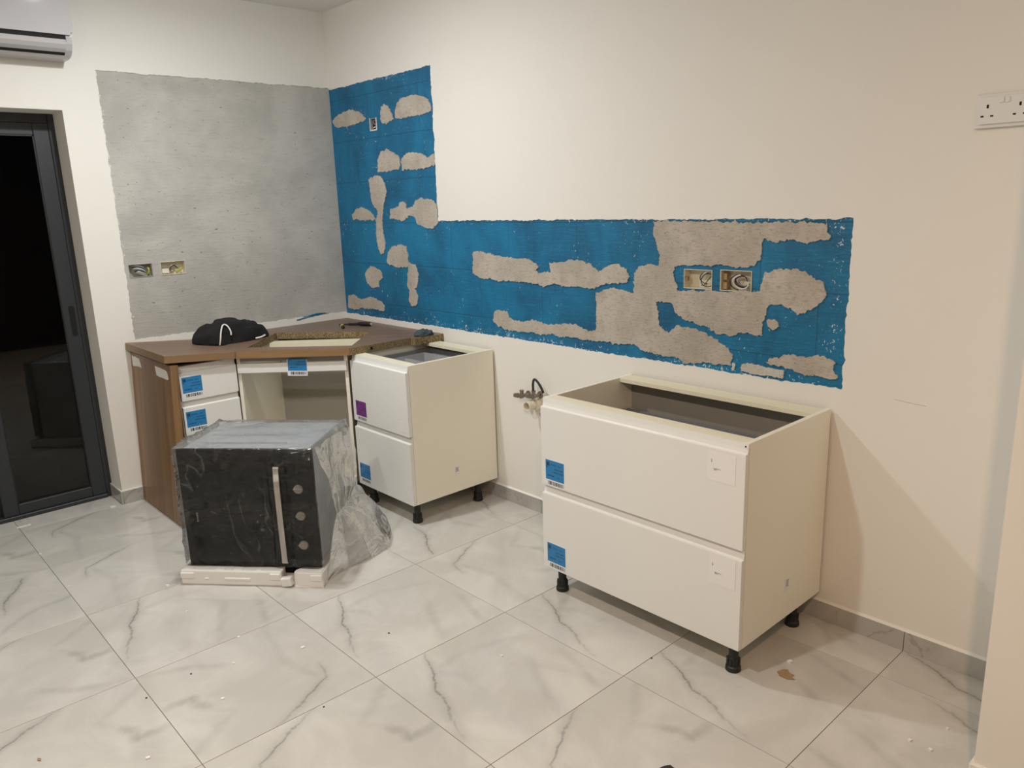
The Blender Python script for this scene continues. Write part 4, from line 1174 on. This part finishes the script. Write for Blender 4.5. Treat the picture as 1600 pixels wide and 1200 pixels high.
# double socket outlet
so = thing('double_socket', 'white double wall socket with two switches on the right wall', 'socket', (3.662, 0.0, 1.742))
boxobj('mounting_frame', (0.0, 0.168, -0.014, 0.0, 0.0, 0.094), 'white_plastic', so, 0.003, 2)
fp = boxobj('face_plate', (0.012, 0.156, -0.021, -0.012, 0.010, 0.086), 'white_plastic', so, 0.002, 2)
for x in (0.063, 0.078):
    boxobj('switch', (x, x + 0.012, -0.0245, -0.020, 0.066, 0.082), 'white_plastic', so, 0.0012)
for cx in (0.034, 0.116):
    boxobj('pin_slot', (cx - 0.0028, cx + 0.0028, -0.0214, -0.0208, 0.054, 0.064), 'black_void', so)
    for dx in (-0.0125, 0.0125): boxobj('pin_slot', (cx + dx - 0.004, cx + dx + 0.004, -0.0214, -0.0208, 0.030, 0.0345), 'black_void', so)

# ------------------------------------------------------------------ split air conditioner
ac = thing('air_conditioner', 'white split air conditioner mounted above the balcony door', 'air conditioner', (0.0, -1.465, 2.316), math.pi / 2)
# local x runs along the wall towards the corner (end at 0), -y into the room
AL = 0.86
prof = [(0.0, 0.0), (-0.095, 0.0), (-0.135, 0.008), (-0.165, 0.028), (-0.183, 0.055), (-0.190, 0.085), (-0.192, 0.28), (-0.10, 0.30), (0.0, 0.30)]
bm = BM(); extrude_x(bm, prof, -AL, 0.0); obj('body', bm, 'ac_shade', ac)
bm = BM(); box(bm, -AL + 0.002, 0.004, -0.206, -0.186, 0.090, 0.295)
for v in bm.verts:
    v.co.y -= 0.10 * (v.co.z - 0.10)
es = [e for e in bm.edges if abs(e.verts[0].co.x - e.verts[1].co.x) < 1e-6 and abs(e.verts[0].co.z - e.verts[1].co.z) < 1e-6]
bmesh.ops.bevel(bm, geom=es, offset=0.012, segments=4, affect='EDGES')
obj('front_panel', bm, 'ac_plastic', ac)
bm = BM(); extrude_x(bm, [(-0.170, 0.062), (-0.1935, 0.062), (-0.1945, 0.0885), (-0.170, 0.0885)], -AL + 0.03, -0.028); obj('air_slot', bm, 'black_void', ac)
bm = BM(); extrude_x(bm, [(-0.150, 0.018), (-0.178, 0.032), (-0.193, 0.050), (-0.1975, 0.070), (-0.1945, 0.0705), (-0.186, 0.052), (-0.172, 0.036), (-0.148, 0.022)], -AL + 0.03, -0.030); obj('flap', bm, 'ac_shade', ac)
bm = BM(); extrude_x(bm, [(-0.1400, 0.0085), (-0.1505, 0.0165), (-0.1535, 0.0195), (-0.146, 0.020), (-0.138, 0.014)], -AL + 0.03, -0.030); obj('slot_shadow', bm, 'black_void', ac)  # black strip standing in for the shade below the flap

# ------------------------------------------------------------------ crumbs and scraps on the floor
def scrap(name, label, cat, mat, x, y, outline, th, group=None, seed=0):
    bm = BM()
    out = roughen(outline, 0.004, 0.0015, seed)
    flat_with_holes(bm, out, [], lambda u, v, d: (u, v, d + 0.0012 * noise.noise(Vector((u * 90, v * 90, seed)))), th)
    flat_with_holes(bm, out, [], lambda u, v, d: (u, v, d), 0.0)
    ring_strip(bm, out, lambda u, v, d: (u, v, d), 0.0, th * 0.9)
    return tag(obj(name, bm, mat, loc=(x, y, 0.0)), label, cat, group)
scrap('card_scrap', 'torn brown cardboard scrap on the floor by the wide cabinet', 'scrap', 'card_brown', 3.39, -0.415,
      [(-0.034, -0.012), (-0.018, -0.028), (0.010, -0.030), (0.030, -0.014), (0.012, -0.006), (0.018, 0.006), (-0.004, 0.010), (-0.012, 0.022), (-0.026, 0.014)], 0.002, seed=2)
scrap('plaster_chip', 'white plaster chip beside the brown cardboard scrap', 'chip', 'foam', 3.359, -0.348, [(-0.008, -0.006), (0.006, -0.008), (0.009, 0.004), (-0.003, 0.009)], 0.007, seed=3)
scrap('paper_strip', 'thin white paper strip on the tiles in front of the sliding door', 'scrap', 'paper', -0.06, -1.985, [(-0.010, -0.030), (0.006, -0.032), (0.008, 0.030), (-0.008, 0.034)], 0.002, seed=4)
scrap('paper_scrap', 'small folded white scrap on the tiles beside the door reveal', 'scrap', 'paper', 0.0, -1.565, [(-0.014, -0.012), (0.012, -0.016), (0.016, 0.008), (-0.006, 0.014)], 0.004, seed=5)
scrap('card_flake', 'tiny brown flake on the pale marble tiles', 'scrap', 'card_brown', 2.032, -2.353, [(-0.011, -0.003), (0.0, -0.005), (0.011, 0.001), (0.0, 0.004)], 0.0025, seed=6)
scrap('tape_lump', 'torn lump of black tape lying on the marble tiles', 'scrap', 'black_plastic', 3.385, -1.075, [(-0.030, -0.020), (0.012, -0.030), (0.030, -0.010), (0.016, 0.018), (-0.012, 0.022), (-0.022, 0.006)], 0.008, seed=7)
for q, (x, y) in enumerate([(0.872, -1.995), (0.395, -2.005), (1.181, -1.682), (1.471, -1.707), (1.812, -1.639), (2.053, -1.50), (1.967, -1.726), (2.14, -1.838),
                            (2.26, -2.116), (3.858, -0.339), (3.80, -0.469), (3.856, -0.47), (2.62, -1.02)]):
    s_ = 0.0045 + 0.0025 * ((q * 7) % 3) / 2
    scrap('plaster_crumb', 'tiny white plaster crumb lying alone on the marble tiles', 'crumb', 'foam', x, y,
          [(-s_, -s_ * 0.6), (s_ * 0.7, -s_), (s_, s_ * 0.6), (-s_ * 0.4, s_)], 0.004, 'white plaster crumbs on the tiles', seed=20 + q)
for q, (x, y) in enumerate([(3.006, -0.66), (1.92, -1.86), (1.95, -2.02), (2.42, -1.62), (2.2, -1.22)]):
    s_ = 0.0035
    scrap('dark_speck', 'tiny dark speck of dirt lying on the marble tiles', 'speck', 'wire_black', x, y,
          [(-s_, -s_ * 0.6), (s_ * 0.7, -s_), (s_, s_ * 0.6), (-s_ * 0.4, s_)], 0.002, 'dark specks on the tiles', seed=50 + q)
